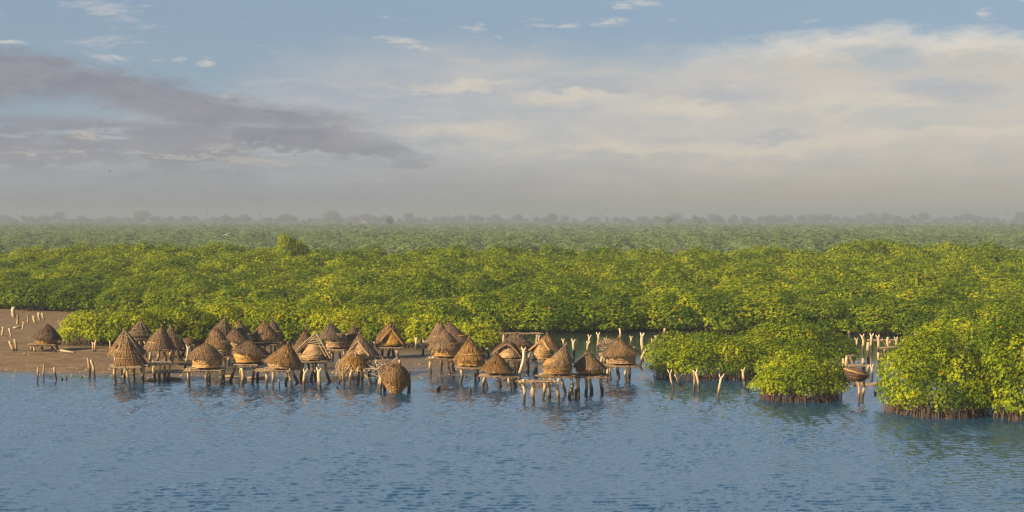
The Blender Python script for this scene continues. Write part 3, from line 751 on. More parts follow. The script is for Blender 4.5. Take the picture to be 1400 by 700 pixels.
# ------------------------------------------------------------------ granaries
def crooked(mb, a, b, r0, r1, rng, tint, fork=False, seg=8, bow=0.06):
    """a crooked post from ground point a up to b"""
    a, b = Vector(a), Vector(b); L = (b - a).length; n = 6; pts, rad = [], []
    off = Vector((rng.uniform(-1, 1), rng.uniform(-1, 1), 0)) * L * bow; o2 = Vector((rng.uniform(-1, 1), rng.uniform(-1, 1), 0)) * L * bow * 0.7
    for i in range(n + 1):
        t = i / n; p = a.lerp(b, t) + off * math.sin(t * math.pi) + o2 * math.sin(t * 2 * math.pi)
        pts.append(p); rad.append((r0 + (r1 - r0) * t) * (1 + rng.uniform(-.12, .16)))
    mb.tube(pts, rad, seg, tint * (.72 + .28 * rng.random()), wob=0.16, rng=rng)
    if fork:
        d = (pts[-1] - pts[-2]).normalized(); s = Vector((rng.choice((-1, 1)), rng.uniform(-.4, .4), 0)).normalized()
        l = max(0.2, min(0.42, L * 0.2))
        for sg, k, q in ((1, 1.0, .55), (-1, rng.uniform(0.55, 1.15), .5)):
            c = pts[-1] - d * 0.12
            mb.tube([c, c + d * l * 0.5 * k + s * sg * l * 0.34, c + d * l * k + s * sg * l * 0.52], [r1 * .8, r1 * .62, r1 * q * .7], 7, min(1, tint + .12), wob=0.2, rng=rng)

def pole(mb, a, b, r, rng, tint):
    a, b = Vector(a), Vector(b); m = a.lerp(b, .5) + Vector((rng.uniform(-.06, .06), rng.uniform(-.06, .06), rng.uniform(-.05, .05)))
    mb.tube([a, m, b], [r, r * 1.05, r * .75], 6, tint, wob=0.15, rng=rng)

def platform(root, c, rx, ry, z, rng, tint=0.06, straw=True):
    mb = MB()
    for i in range(7):
        y = c.y - ry + 2 * ry * (i + rng.uniform(.1, .9)) / 7; k = math.sqrt(max(.25, 1 - ((y - c.y) / ry) ** 2 * .55))
        pole(mb, (c.x - rx * k * rng.uniform(.92, 1.1), y, z - .02 + rng.uniform(-.05, .05)), (c.x + rx * k * rng.uniform(.92, 1.1), y + rng.uniform(-.2, .2), z - .02 + rng.uniform(-.06, .06)), rng.uniform(.05, .085), rng, max(0, tint + rng.uniform(-.25, .25)))
    for i in range(10):
        x = c.x - rx + 2 * rx * (i + rng.uniform(.1, .9)) / 10; k = math.sqrt(max(.2, 1 - ((x - c.x) / rx) ** 2 * .8))
        pole(mb, (x, c.y - ry * k * rng.uniform(.95, 1.15), z - .13), (x + rng.uniform(-.15, .15), c.y + ry * k, z - .13), rng.uniform(.045, .075), rng, max(0, tint + rng.uniform(-.25, .25)))
    for i in range(60):
        a = rng.random() * 6.28; q = rng.uniform(.5, 1.02); p = Vector((c.x + math.cos(a) * rx * q, c.y + math.sin(a) * ry * q, z + .05 + rng.random() * .06))
        e = p + Vector((rng.uniform(-.5, .5), rng.uniform(-.3, .3), -rng.uniform(0, .35) if q > .9 else rng.uniform(-.05, .05)))
        mb.strip(p, e, Vector((0, -.3, 1)), .05, rng.random())
    return mb.build('platform', POLE, root)

def basket(root, c, rx, ry, z0, z1, rng, material=None, taper=1.0, bulge=.06):
    mb = MB(); n, m = 26, 9; rows = []
    for i in range(m + 1):
        t = i / m; k = (1 + bulge * math.sin(t * math.pi)) * (taper + (1 - taper) * t)
        rows.append([(Vector((c.x + math.cos(2 * math.pi * j / n) * rx * k * (1 + rng.uniform(-.025, .025)), c.y + math.sin(2 * math.pi * j / n) * ry * k * (1 + rng.uniform(-.025, .025)), z0 + (z1 - z0) * t)), .45 + rng.uniform(-.22, .22) + (.18 if (i + j // 9) % 3 == 0 else 0)) for j in range(n)])
    b = mb.grid(rows); mb.f.append(tuple(b + j for j in range(n))[::-1]); mb.f.append(tuple(b + m * n + j for j in range(n)))
    for i in range(150):
        a = rng.random() * 6.28; z = rng.uniform(z0, z1); a2 = a + rng.uniform(.15, .5); q = 1.03 + bulge
        p = Vector((c.x + math.cos(a) * rx * q, c.y + math.sin(a) * ry * q, z)); e = Vector((c.x + math.cos(a2) * rx * q, c.y + math.sin(a2) * ry * q, z + rng.uniform(-.08, .08)))
        mb.strip(p, e, Vector((math.cos(a), math.sin(a), 0)), rng.uniform(.03, .07), rng.random(), .02)
    for zz in (z0 + .05, (z0 + z1) / 2, z1 - .08):
        ring = [(c.x + math.cos(j * .3307) * rx * 1.07, c.y + math.sin(j * .3307) * ry * 1.07, zz + rng.uniform(-.03, .03)) for j in range(20)]
        mb.tube(ring, .035, 5, .85, cap=False)
    return mb.build('basket', material or BASKET, root)

def roof(root, apex, c, rx, ry, tilt, rng, material, arch=None, holes=0.0, bulge=.0, straws=520, rag=.10, name='thatch_roof', thick=.13, tonal=0.0):
    """thatched cone from apex to an eave ellipse round c, tilted to its side, closed with an inner face"""
    mb = MB(); n, m = 56, 11
    def pt(t, a, off=0.0):
        e = Vector((c.x + math.cos(a) * rx, c.y + math.sin(a) * ry, c.z + math.cos(a) * tilt))
        p = apex.lerp(e, t); k = bulge * 4 * t * (1 - t); d = Vector((math.cos(a), math.sin(a), .6))
        return p + d * (k + off)
    ext = [1 + rng.uniform(-rag, rag) * .7 for j in range(n)]
    nz = random.Random(rng.random())
    lump = [[nz.uniform(-.05, .05) for j in range(n)] for i in range(m + 1)]
    hol = [[nz.random() for j in range(n // 2 + 1)] for i in range(m + 1)]
    def face_gone(i, j):
        t = (i + .5) / m; a = 2 * math.pi * (j + .5) / n
        if arch:
            a0, hw, t0 = arch; da = abs((a - a0 + math.pi) % (2 * math.pi) - math.pi)
            if t > t0 and da < hw * math.sqrt((t - t0) / (1 - t0) + .02): return True
        return holes and .22 < t < .9 and hol[i][j // 2] < holes
    for shell in (0, 1):
        rows = []
        for i in range(m + 1):
            t = i / m; r = []
            for j in range(n):
                a = 2 * math.pi * j / n; tt = t * (ext[j] if i > m - 2 else 1); tt = max(tt, .035)
                r.append((pt(tt, a, (lump[i][j] if shell == 0 else -thick * (1 if i < m else .45))), min(1, max(0, .42 + tonal + nz.uniform(-.16, .16)))))
            rows.append(r)
        b = mb.grid(rows, skip=face_gone)
        if shell == 0: b0 = b
    for j in range(n):
        j2 = (j + 1) % n
        if not face_gone(m - 1, j): mb.f.append((b0 + m * n + j, b0 + m * n + j2, b + m * n + j2, b + m * n + j))
    mb.f.append(tuple(b0 + j for j in range(n))[::-1])
    for k in range(straws):
        a = rng.random() * 2 * math.pi; t = math.sqrt(rng.uniform(.01, 1.0)); l = rng.uniform(.12, .32)
        i, j = min(m - 1, int(t * m)), int(a / (2 * math.pi) * n) % n
        if face_gone(i, j): continue
        p = pt(t, a, .03 + rng.random() * .025); t2 = min(t + l, 1.04 + rng.random() * rag * 1.6); e = pt(t2, a + rng.uniform(-.05, .05), .02 + rng.random() * .04)
        mb.strip(p, e, Vector((math.cos(a), math.sin(a), .8)), rng.uniform(.022, .055), min(1, max(0, .45 + tonal + rng.gauss(0, .17))), .012)
    if arch:
        a0, hw, t0 = arch
        for w_, rr_ in ((0, .10), (.06, .07)):
            q = []
            for s in range(-9, 10):
                u = s / 9; t = t0 + (1 - t0) * u * u; q.append(pt(t - w_ + .0, a0 + math.copysign(hw * abs(u), u), .05))
            mb.tube(q, rr_, 7, .9 - w_ * 3, wob=.3, rng=rng)
    return mb.build(name, material, root)

def ribs(root, apex, c, rx, ry, tilt, rng, k=15, hoops=3):
    mb = MB()
    for j in range(k):
        a = 2 * math.pi * (j + rng.uniform(-.2, .2)) / k; e = Vector((c.x + math.cos(a) * rx * 1.04, c.y + math.sin(a) * ry * 1.04, c.z + math.cos(a) * tilt - .05))
        d = Vector((math.cos(a), math.sin(a), .6)) * .05
        mb.tube([apex + d * .3, apex.lerp(e, .5) + d + Vector((0, 0, rng.uniform(-.05, .1))), e + d], [.032, .03, .024], 6, rng.random() * .2, wob=.2, rng=rng)
    for h in range(hoops):
        t = .45 + .5 * (h + .4) / hoops; q = [apex.lerp(Vector((c.x + math.cos(j * .3142) * rx, c.y + math.sin(j * .3142) * ry, c.z + math.cos(j * .3142) * tilt)), t) + Vector((math.cos(j * .3142), math.sin(j * .3142), .6)) * .1 for j in range(21)]
        mb.tube(q, .028, 5, .15, cap=False)
    return mb.build('rafter_frame', POLE, root)

def peak(root, apex, rng, l=.45, lean=(0, 0), r=.075, material=None):
    mb = MB(); q = apex + Vector((lean[0] * l, lean[1] * l, l))
    mb.tube([apex - Vector((0, 0, .25)), apex.lerp(q, .4), q], [r * 1.5, r, r * .7], 8, .4, wob=.3, rng=rng)
    for k in range(14):
        a = rng.random() * 6.28; p = apex.lerp(q, rng.uniform(.2, 1)); e = p + Vector((math.cos(a) * .12, math.sin(a) * .12, rng.uniform(-.15, .18)))
        mb.strip(p, e, Vector((0, -1, 0)), .05, rng.random())
    tw = apex.lerp(q, .35); ring = [tw + Vector((math.cos(j * .785) * r * 1.25, math.sin(j * .785) * r * 1.25, 0)) for j in range(9)]
    mb.tube(ring, .03, 5, .8, cap=False)
    return mb.build('roof_peak', material or THATCH, root)

def legs(root, lst, c, z, rx, ry, rng, r=.14, tint=None):
    pts = []
    for q in lst:
        p = P(q[0], q[1]); top = Vector((p.x + rng.uniform(-.12, .12), p.y + rng.uniform(-.08, .08), z - .08))
        if len(q) > 2: top.x = at(q[2], q[1], p.y).x
        dx, dy = (top.x - c.x) / max(rx, .3), (top.y - c.y) / max(ry, .3); k = math.hypot(dx, dy)
        if k > .95: top.x = c.x + dx / k * rx * .93; top.y = c.y + dy / k * ry * .93
        # a leg that the picture hides stands under the platform
        if abs(p.y - c.y) > ry + 1.2: p.y = c.y + math.copysign(ry + .5, p.y - c.y)
        mb = MB(); crooked(mb, (p.x, p.y, min(0, p.z) - .45 if p.z < .05 else gz1(p.x, p.y) - .3), top, r * rng.uniform(.9, 1.15), r * rng.uniform(.85, 1.2), rng, rng.uniform(.35, 1.0) if tint is None else tint, fork=rng.random() < .35)
        mb.build('leg', WOOD, root); pts.append(p)

GR = []
def granary(base, apex, eL, eR, label, leg, body=None, plat=None, style='', mat_=None, pk=.4, lean=(0, 0), bulge=.0, seed=None, bmat=None, straws=760, bk=0.0, taper=.92, ltint=None):
    rng = random.Random(seed or int(apex[0] * 7 + base)); pb = P(apex[0], base); Y = pb.y; k = Y / F; bulge *= .6; pk *= .6 if pk < .6 else .8
    A = at(apex[0], apex[1], Y); L, R = at(eL[0], eL[1], Y), at(eR[0], eR[1], Y)
    c = (L + R) / 2; rx = (R.x - L.x) / 2; ry = min(max(rx, .9), 1.9); tilt = (R.z - L.z) / 2
    g = max(0.0, gz1(pb.x, Y)) if pb.z > .03 else 0.0
    root = empty('granary', (c.x, Y, g), label, 'granary', 'stilt granaries'); M_ = mat_ or THATCH
    A = A + Vector((0, 0, -.05))
    arch = None
    if style == 'arch': arch = (-math.pi / 2 + bk, .78, .42)
    if style == 'mouth': arch = (-math.pi / 2 + bk, 1.05, .36)
    if style in ('', 'lean'): roof(root, A, c, rx, ry, tilt, rng, M_, bulge=bulge, straws=straws)
    elif style == 'holed':
        roof(root, A, c, rx, ry, tilt, rng, M_, holes=.07, bulge=bulge, straws=straws)
    elif style in ('arch', 'mouth'): roof(root, A, c, rx, ry, tilt, rng, M_, arch=arch, bulge=bulge, straws=straws)
    elif style == 'torn':
        roof(root, A, c, rx, ry, tilt, rng, M_, holes=.13, straws=640); ribs(root, A, c, rx, ry, tilt, rng, 11, 2)
    elif style == 'sparse':
        roof(root, A, c, rx, ry, tilt, rng, M_, holes=.12, straws=700, rag=.16); ribs(root, A, c, rx, ry, tilt, rng, 11, 2)
    elif style == 'aframe':
        roof(root, A, c, rx * .93, ry, tilt, rng, M_, arch=(-math.pi / 2, 1.0, .12), straws=380)
        mb = MB()
        for e in (L, R):
            for dy, tt in ((-.35 * ry, .3), (-.75 * ry, .42)):
                p = Vector((A.x, Y + dy * .5, A.z + .1)); q = Vector((e.x + (e.x - c.x) * .06, Y + dy, e.z - .1)); mb.tube([p, p.lerp(q, .5) + Vector((0, 0, .05)), q], [.06, .07, .05], 6, tt, wob=.2, rng=rng)
        for s in range(5):
            t = .2 + s * .09; a_ = A.lerp(L, t); b_ = A.lerp(R, t); mb.tube([(a_.x, Y - .5 * ry, a_.z), (b_.x, Y - .5 * ry, b_.z + rng.uniform(-.1, .1))], .035, 5, .7)
        mb.build('rafter_frame', POLE, root)
    if pk: peak(root, A, rng, pk, lean, material=M_)
    if plat:
        pl, pr, py_ = plat; z = at(0, py_, Y).z; pc = Vector((at((pl + pr) / 2, py_, Y).x, Y, z)); prx = (pr - pl) / 2 * k
        ry_p = min(max(prx, .8), 1.7); platform(root, pc, prx, ry_p, z, rng)
    else: z, pc, prx, ry_p = c.z, c, rx, ry
    if body:
        xl, xr, yb = body; bz = max(at(0, yb, Y).z, z + .02); bx = at((xl + xr) / 2, yb, Y).x; br = (xr - xl) / 2 * k
        top = c.z + (A.z - c.z) * (.30 if style not in ('sparse', 'aframe', 'arch', 'mouth', 'torn') else .5)
        by = min(br, ry * .92, ry_p * 1.02)
        # keep the basket under the slope of the roof
        q = (top - c.z) / (A.z - c.z); shrink = min(1.0, (1 - q) * rx * 1.02 / br + .06)
        basket(root, Vector((bx, Y, 0)), br, by, bz, top, rng, bmat, 1.0 if shrink >= 1 else 1.0)if shrink >= 1 else basket_taper(root, Vector((bx, Y, 0)), br, by, bz, c.z, top, shrink, rng, bmat)
    legs(root, leg, pc, z, prx, ry_p, rng, tint=ltint); GR.append(root); return root
def basket_taper(root, c, rx, ry, z0, zc, z1, shrink, rng, material):
    """basket with a rounded shoulder that goes in under the thatch"""
    mb = MB(); n = 26; prof = []; z0 = min(z0, zc - .05)
    for i in range(6): t = i / 5; prof.append((z0 + (zc - z0) * t, .93 + .09 * math.sin(t * 2.2)))
    for i in range(1, 5): t = i / 4; prof.append((zc + (z1 - zc) * t, (1 + (shrink * .86 - 1) * t)))
    rows = [[(Vector((c.x + math.cos(2 * math.pi * j / n) * rx * k * (1 + rng.uniform(-.03, .03)), c.y + math.sin(2 * math.pi * j / n) * ry * k * (1 + rng.uniform(-.03, .03)), z)), min(1, max(0, .5 + rng.uniform(-.3, .3)))) for j in range(n)] for z, k in prof]
    b = mb.grid(rows); m = len(prof) - 1; mb.f.append(tuple(b + j for j in range(n))[::-1]); mb.f.append(tuple(b + m * n + j for j in range(n)))
    for i in range(190):
        a = rng.random() * 6.28; t = rng.random(); z = z0 + (zc - z0) * t; a2 = a + rng.uniform(.15, .5); q = 1.04
        p = Vector((c.x + math.cos(a) * rx * q, c.y + math.sin(a) * ry * q, z)); e = Vector((c.x + math.cos(a2) * rx * q, c.y + math.sin(a2) * ry * q, z + rng.uniform(-.1, .1)))
        mb.strip(p, e, Vector((math.cos(a), math.sin(a), 0)), rng.uniform(.03, .07), rng.random(), .02)
    for zz, kk in ((z0 + .06, .99), (z0 * .5 + zc * .5, 1.05)):
        mb.tube([(c.x + math.cos(j * .3307) * rx * kk, c.y + math.sin(j * .3307) * ry * kk, zz + rng.uniform(-.03, .03)) for j in range(20)], .035, 5, .85, cap=False)
    return mb.build('basket', material or BASKET, root)

G = granary
D_, Go = DTHATCH, GTHATCH
G(480, (66, 442), (45, 461), (83, 463), 'squat granary with a ragged brown roof standing alone on the mudbank', [(42, 480), (48, 481), (58, 479), (71, 479), (80, 478)], (49, 78, 469), (42, 82, 470), style='holed', mat_=D_, pk=.0, bulge=.12)
G(511, (170, 450), (150, 481), (199, 482), 'granary with a pale ribbed roof directly behind the skeletal one at the mudbank', [(153, 516), (165, 512), (183, 511), (193, 509)], None, (150, 197, 484), style='torn', mat_=Go, pk=.3)
G(524, (174, 462), (157, 496), (200, 497), 'skeletal granary with bare roof ribs and gaps, nearest the mudbank at the water edge', [(157, 524), (176, 526), (181, 522), (195, 524), (168, 520)], (163, 195, 497), (152, 207, 499), style='sparse', mat_=THATCH, pk=.35)
G(490, (192, 438), (174, 459), (207, 456), 'wrecked granary with a flattened dark roof and a stick poking from it', [(183, 490), (200, 489), (192, 487)], None, (176, 205, 461), style='torn', mat_=D_, pk=.5, lean=(.3, 0), bulge=.2)
G(500, (221, 445), (198, 474), (238, 476), 'granary whose smooth tan thatch reaches its platform, next to a torn twin', [(203, 498), (214, 496), (227, 497), (236, 499)], (203, 233, 475), (199, 240, 477), pk=.2, bulge=.16)
G(495, (233, 445), (222, 470), (254, 473), 'torn dark granary half hidden behind the smooth tan thatched one', [(245, 494), (252, 492), (232, 492)], (229, 249, 476), (226, 251, 478), style='torn', mat_=D_, pk=.15)
G(488, (258, 460), (246, 471), (269, 469), 'low sagging thatch cap on pale posts between the torn granary and the slotted dome', [(263, 487), (266, 488), (269, 486), (250, 486)], None, (247, 270, 471), mat_=D_, pk=0, bulge=.15)
G(525, (281, 468), (256, 488), (304, 489), 'dome-roofed granary with a row of pale slots along its base, at the waterline', [(257, 526), (282, 527), (286, 525), (301, 526), (305, 524)], (264, 300, 501), (252, 307, 505), pk=0, bulge=.22)
G(506, (296, 447), (279, 470), (317, 475), 'tall brown conical granary directly behind the dome-roofed one with slots', [(307, 506), (290, 505), (299, 503), (313, 502)], (287, 316, 484), (284, 317, 486), pk=.25, bulge=.08)
G(492, (307, 435), (287, 455), (319, 458), 'dark gapped granary top with a crooked peak, behind the tall brown cone', [(296, 490), (311, 491), (303, 489)], (293, 315, 463), (290, 317, 465), style='torn', mat_=D_, pk=.5, lean=(.45, 0))
G(501, (320, 448), (308, 464), (342, 466), 'dark grey granary with a thick blunt peak stick beside the tall brown cone', [(312, 501), (331, 500), (322, 499)], (311, 336, 478), (309, 338, 480), mat_=D_, pk=.75, lean=(-.2, 0), bulge=.1)
G(490, (326, 438), (321, 462), (351, 463), 'leaning granary with a straight ridge sloping down beside the pale-banded one', [(328, 489), (344, 490), (336, 488)], (326, 346, 470), (323, 348, 472), style='lean', mat_=D_, pk=.4, lean=(-.6, 0))
G(488, (361, 438), (341, 462), (382, 460), 'granary with a pale white band along the foot of its basket, in the back row', [(350, 488), (360, 489), (372, 489), (378, 487)], (345, 379, 467), (342, 382, 470), pk=.2)
G(484, (373, 436), (364, 455), (389, 461), 'dark granary tucked behind the pale-banded one, its roof steep', [(380, 484), (369, 483), (386, 483)], (367, 386, 466), (366, 388, 468), mat_=D_, pk=.35)
G(523, (341, 464), (319, 478), (369, 485), 'round golden basket granary with a low flat cap roof, near the water', [(315, 522), (330, 525), (346, 523), (354, 521)], (321, 356, 494), (314, 359, 497), pk=0, bulge=.05, mat_=D_)
G(526, (394, 468), (364, 491), (412, 497), 'granary with a steep full thatch at the waterline, two forked posts next to it', [(364, 528), (374, 529), (392, 526), (397, 528), (408, 523)], (367, 408, 502), (350, 410, 505), pk=.25, bulge=.05)
G(506, (419, 449), (400, 476), (431, 470), 'small dark granary with a tall thin peak behind the crossed poles', [(407, 505), (420, 504), (413, 502)], (404, 428, 481), (402, 429, 483), mat_=D_, pk=.65)
G(520, (433, 455), (405, 480), (452, 487), 'granary with crossed bare poles framing its open front', [(427, 521), (433, 519), (453, 522), (412, 518)], (409, 446, 491), (406, 453, 493), style='aframe', pk=.35, lean=(.2, 0), ltint=.15)
G(495, (452, 440), (436, 461), (472, 462), 'neat dark-capped granary over a golden basket in the back row', [(454, 495), (466, 493), (447, 492)], (446, 474, 474), (444, 475, 477), mat_=D_, pk=.35, bulge=.06)
G(492, (485, 445), (469, 460), (495, 461), 'small grey-roofed granary right beside the neat dark-capped one', [(472, 492), (483, 491), (478, 490)], (467, 488, 474), (466, 490, 476), mat_=D_, pk=.3, bulge=.04)
G(514, (491, 455), (474, 483), (518, 485), 'granary with a wide open front of bare sticks above the collapsed heap', [(505, 515), (515, 511), (490, 514), (480, 512)], (477, 511, 489), (472, 532, 491), style='arch', pk=.15, bk=-.3)
G(489, (534, 438), (511, 464), (554, 470), 'tall granary with a clean arched opening facing the water', [(522, 489), (546, 491), (530, 487), (538, 486)], (519, 552, 471), (515, 554, 474), style='arch', pk=.4, bk=.25)
G(490, (601, 438), (582, 466), (623, 466), 'peaked granary showing above and behind the broad tan granary', [(592, 491), (613, 490), (603, 488)], (588, 618, 474), (586, 620, 476), pk=.1)
G(511, (608, 450), (585, 475), (631, 475), 'broad tan granary with full thatch and a ledge sticking out on thin legs', [(589, 512), (603, 509), (614, 511), (621, 508)], (594, 629, 486), (583, 629, 489), pk=0, bulge=.12)
G(492, (613, 439), (603, 463), (646, 466), 'dark granary leaning sideways with a long straight ridge', [(625, 492), (641, 490), (633, 488)], (612, 640, 471), (614, 642, 473), style='lean', mat_=D_, pk=.4, lean=(-.5, 0))
G(522, (641, 462), (620, 491), (666, 489), 'granary with a wide skirted thatch like a hat, on splayed legs', [(629, 524, 626), (649, 522), (655, 519), (662, 521)], (627, 662, 498), (623, 665, 501), pk=.2, bulge=.02)
G(531, (680, 482), (657, 504), (702, 507), 'low granary with gaps below its peak, on splayed legs over the water', [(657, 533), (667, 531, 662), (698, 534), (704, 530), (685, 528)], (663, 698, 508), (655, 711, 513), style='holed', pk=.1, mat_=THATCH)
G(512, (695, 464), (672, 483), (714, 488), 'granary with a wide round mouth framed by a thick straw rim', [(704, 512), (682, 511), (711, 509), (692, 508)], (677, 711, 488), (675, 716, 491), style='mouth', pk=0, bulge=.3, mat_=D_)
G(498, (707, 454), (689, 466), (729, 472), 'grey thatched granary peeking out behind the one with a round mouth', [(700, 497), (720, 499), (710, 495)], (695, 724, 478), (693, 727, 480), mat_=D_, pk=0, bulge=.1)
G(510, (748, 456), (721, 481), (767, 475), 'granary with an open side and two pale straight legs, next to the ragged peak', [(728, 512), (733, 511), (750, 510), (757, 509)], (729, 757, 490), (726, 760, 492), style='arch', pk=.2, bk=-.5, bulge=.06)
G(544, (772, 472), (742, 500), (784, 495), 'ragged granary with a bent peak and a band of holes, out in the water', [(742, 545), (748, 548), (771, 540), (779, 545)], (742, 782, 510), (733, 786, 513), style='holed', pk=.4, lean=(.8, 0))
G(541, (803, 478), (784, 501), (829, 503), 'granary with a full dark thatch standing furthest out beside the bare platform', [(785, 544), (790, 542), (801, 541), (807, 538), (823, 539)], (788, 824, 509), (780, 832, 513), pk=.15)
G(521, (846, 461), (823, 485), (875, 482), 'granary apart from the rest, wide dark thatch and bleached stubs on top', [(829, 521), (835, 519), (856, 523), (861, 520), (846, 517)], (833, 868, 496), (825, 874, 499), pk=.35, bulge=-.04)

# a wrecked granary whose twigs are bare
def nest():
    rng = random.Random(4); Y = P(828, 506).y; c = at(829, 475, Y); k = Y / F
    root = empty('granary', (c.x, Y, 0), 'wrecked granary reduced to a tangle of dark twigs beside the wide dark thatch', 'granary', 'stilt granaries')
    mb = MB()
    for i in range(150):
        a, e = rng.random() * 6.28, rng.uniform(-.6, 1.2); r = rng.uniform(.3, 1.0)
        p = c + Vector((math.cos(a) * 12 * k * r, math.sin(a) * 1.0 * r, math.sin(e) * 8 * k)); q = p + Vector((rng.uniform(-.7, .7), rng.uniform(-.5, .5), rng.uniform(-.3, .75)))
        mb.tube([p, p.lerp(q, .5) + Vector((rng.uniform(-.1, .1), 0, .08)), q], [.035, .03, .012], 4, rng.random() * .5)
    mb.build('twig_tangle', POLE, root)
    platform(root, Vector((c.x, Y, c.z - .7)), 11 * k, .9, c.z - .7, rng, .2, False)
    legs(root, [(822, 507), (833, 506), (828, 503)], Vector((c.x, Y, 0)), c.z - .7, 10 * k, .9, rng); GR.append(root)
nest()
def heap():
    rng = random.Random(6); Y = P(485, 525).y; k = Y / F; c = at(485, 503, Y)
    root = empty('granary', (c.x, Y, 0), 'collapsed granary, a heap of golden straw slumped over its platform', 'granary', 'stilt granaries')
    A = at(481, 482, Y); roof(root, A, c + Vector((0, 0, .1)), 20 * k, 1.2, -.15, rng, GTHATCH, bulge=.25, straws=300, rag=.3)
    mb = MB()
    for i in range(420):
        a = rng.random() * 6.28; q = rng.random(); p = c + Vector((math.cos(a) * 17 * k * q, math.sin(a) * 1.1 * q, rng.uniform(.1, .4) + (1 - q) * 1.4)); d = Vector((-.8 + rng.uniform(-.7, .9), rng.uniform(-.8, .2), -rng.uniform(.2, 1.2))).normalized()
        mb.strip(p, p + d * rng.uniform(.5, 1.2), Vector((0, -1, .6)), rng.uniform(.04, .09), rng.random(), .08)
    for i in range(120):
        x = c.x + rng.uniform(-22, -8) * k; p = Vector((x, Y + rng.uniform(-1, .3), c.z + rng.uniform(.1, 1.0))); mb.strip(p, p + Vector((rng.uniform(-.4, .2), rng.uniform(-.3, .1), -rng.uniform(.6, 1.3))), Vector((0, -1, .2)), .06, rng.random(), .05)
    mb.build('loose_straw', GTHATCH, root)
    platform(root, Vector((at(492, 503, Y).x, Y, c.z)), 23 * k, 1.3, c.z, rng, .6)
    legs(root, [(471, 526), (478, 528), (488, 524), (495, 526), (506, 527)], c, c.z, 20 * k, 1.3, rng, .13); GR.append(root)
heap()
def pod():
    rng = random.Random(8); Y = P(541, 537).y; k = Y / F; c = at(541, 515, Y)
    root = empty('granary', (c.x, Y, 0), 'fallen granary, a round straw pod sitting right down on the water', 'granary', 'stilt granaries')
    A = at(537, 495, Y); e = at(541, 520, Y)
    roof(root, A, e, 20 * k, 1.3, -.25, rng, THATCH, bulge=.42, straws=700, rag=.2)
    mb = MB(); n = 26; rows = []
    for i in range(9):
        t = i / 8; z = -.1 + (e.z + .5) * t; r = (6 + 12 * math.sin(min(1, t * 1.15) * 1.57)) * k
        rows.append([(Vector((e.x + math.cos(6.283 * j / n) * r * (1 + rng.uniform(-.04, .04)), Y + math.sin(6.283 * j / n) * r * .98, z)), .5 + rng.uniform(-.3, .3)) for j in range(n)])
    b = mb.grid(rows); mb.f.append(tuple(b + j for j in range(n))[::-1]); mb.f.append(tuple(b + 8 * n + j for j in range(n)))
    for i in range(220):
        a = rng.random() * 6.28; a2 = a + rng.uniform(.1, .45); z = rng.uniform(0, e.z); r = (6 + 12.5 * math.sin(min(1, (z + .1) / (e.z + .5) * 1.15) * 1.57)) * k
        mb.strip((e.x + math.cos(a) * r, Y + math.sin(a) * r, z), (e.x + math.cos(a2) * r, Y + math.sin(a2) * r, z + rng.uniform(-.15, .15)), (math.cos(a), math.sin(a), 0), .06, rng.random(), .03)
    mb.build('basket', BASKET, root)
    mb = MB()
    for i in range(46):
        p = at(rng.uniform(513, 536), rng.uniform(497, 520), Y - rng.uniform(-.6, 1.3)); q = p + Vector((rng.uniform(-.9, .9), rng.uniform(-.4, .4), rng.uniform(-.2, 1.0)))
        mb.tube([p, p.lerp(q, .5) + Vector((0, 0, .08)), q], [.035, .03, .02], 5, rng.random())
    mb.build('broken_sticks', POLE, root)
    legs(root, [(514, 535), (521, 536), (527, 535), (558, 536)], c, c.z + .2, 25 * k, 1.4, rng, .14, None); GR.append(root)
pod()
def tilted_bowl():
    rng = random.Random(10); Y = P(1177, 550).y; k = Y / F; c = at(1171, 511, Y)
    root = empty('granary', (c.x, Y, 0), 'upturned granary basket like a bowl on two legs between the mangrove bushes', 'granary', 'stilt granaries')
    mb = MB(); n = 28; rows = []; m = 8
    for i in range(m + 1):
        t = i / m; r = math.sin(t * 1.45) * 16.5 * k / math.sin(1.45); z = -math.cos(t * 1.45) * 15 * k
        rows.append([(c + Vector((math.cos(6.283 * j / n) * r + z * .2, math.sin(6.283 * j / n) * r * .9, z + .25 - math.cos(6.283 * j / n) * .28 * t)) * (1), .35 + rng.uniform(-.25, .25)) for j in range(n)])
    b = mb.grid(rows); mb.f.append(tuple(b + j for j in range(n)))
    rows2 = [[(p * .0 + (p - c) * .9 + c + Vector((0, 0, .04)), t) for p, t in r] for r in rows]; b2 = mb.grid(rows2)
    for j in range(n): mb.f.append((b + m * n + j, b + m * n + (j + 1) % n, b2 + m * n + (j + 1) % n, b2 + m * n + j))
    for i in range(260):
        j = rng.randrange(n); i_ = rng.randrange(2, m); p = rows[i_][j][0]; q = rows[i_ + 1][(j + rng.choice((1, 2))) % n][0]; d = (p - c); mb.strip(p + d * .03, q + (q - c) * .04, d, .06, rng.random(), .03)
    mb.build('basket', DTHATCH, root)
    mb = MB(); ring = [p + Vector((0, 0, .03)) for p, t in rows[-1]]; mb.tube(ring + [ring[0]], .07, 7, .7, wob=.4, rng=rng); mb.build('rim', GTHATCH, root)
    ce = sum((p for p, t in rows[-1]), Vector((0, 0, 0))) / n; roof(root, ce + Vector((-.15, 0, .42)), ce, 15.5 * k, 15.5 * k * .88, -.22, rng, DTHATCH, bulge=.16, straws=420, rag=.22)
    legs(root, [(1176, 551, 1173), (1181, 549, 1182)], Vector((c.x, Y, 0)), c.z - .55, 1.1, .8, rng, .12, .5); GR.append(root)
tilted_bowl()

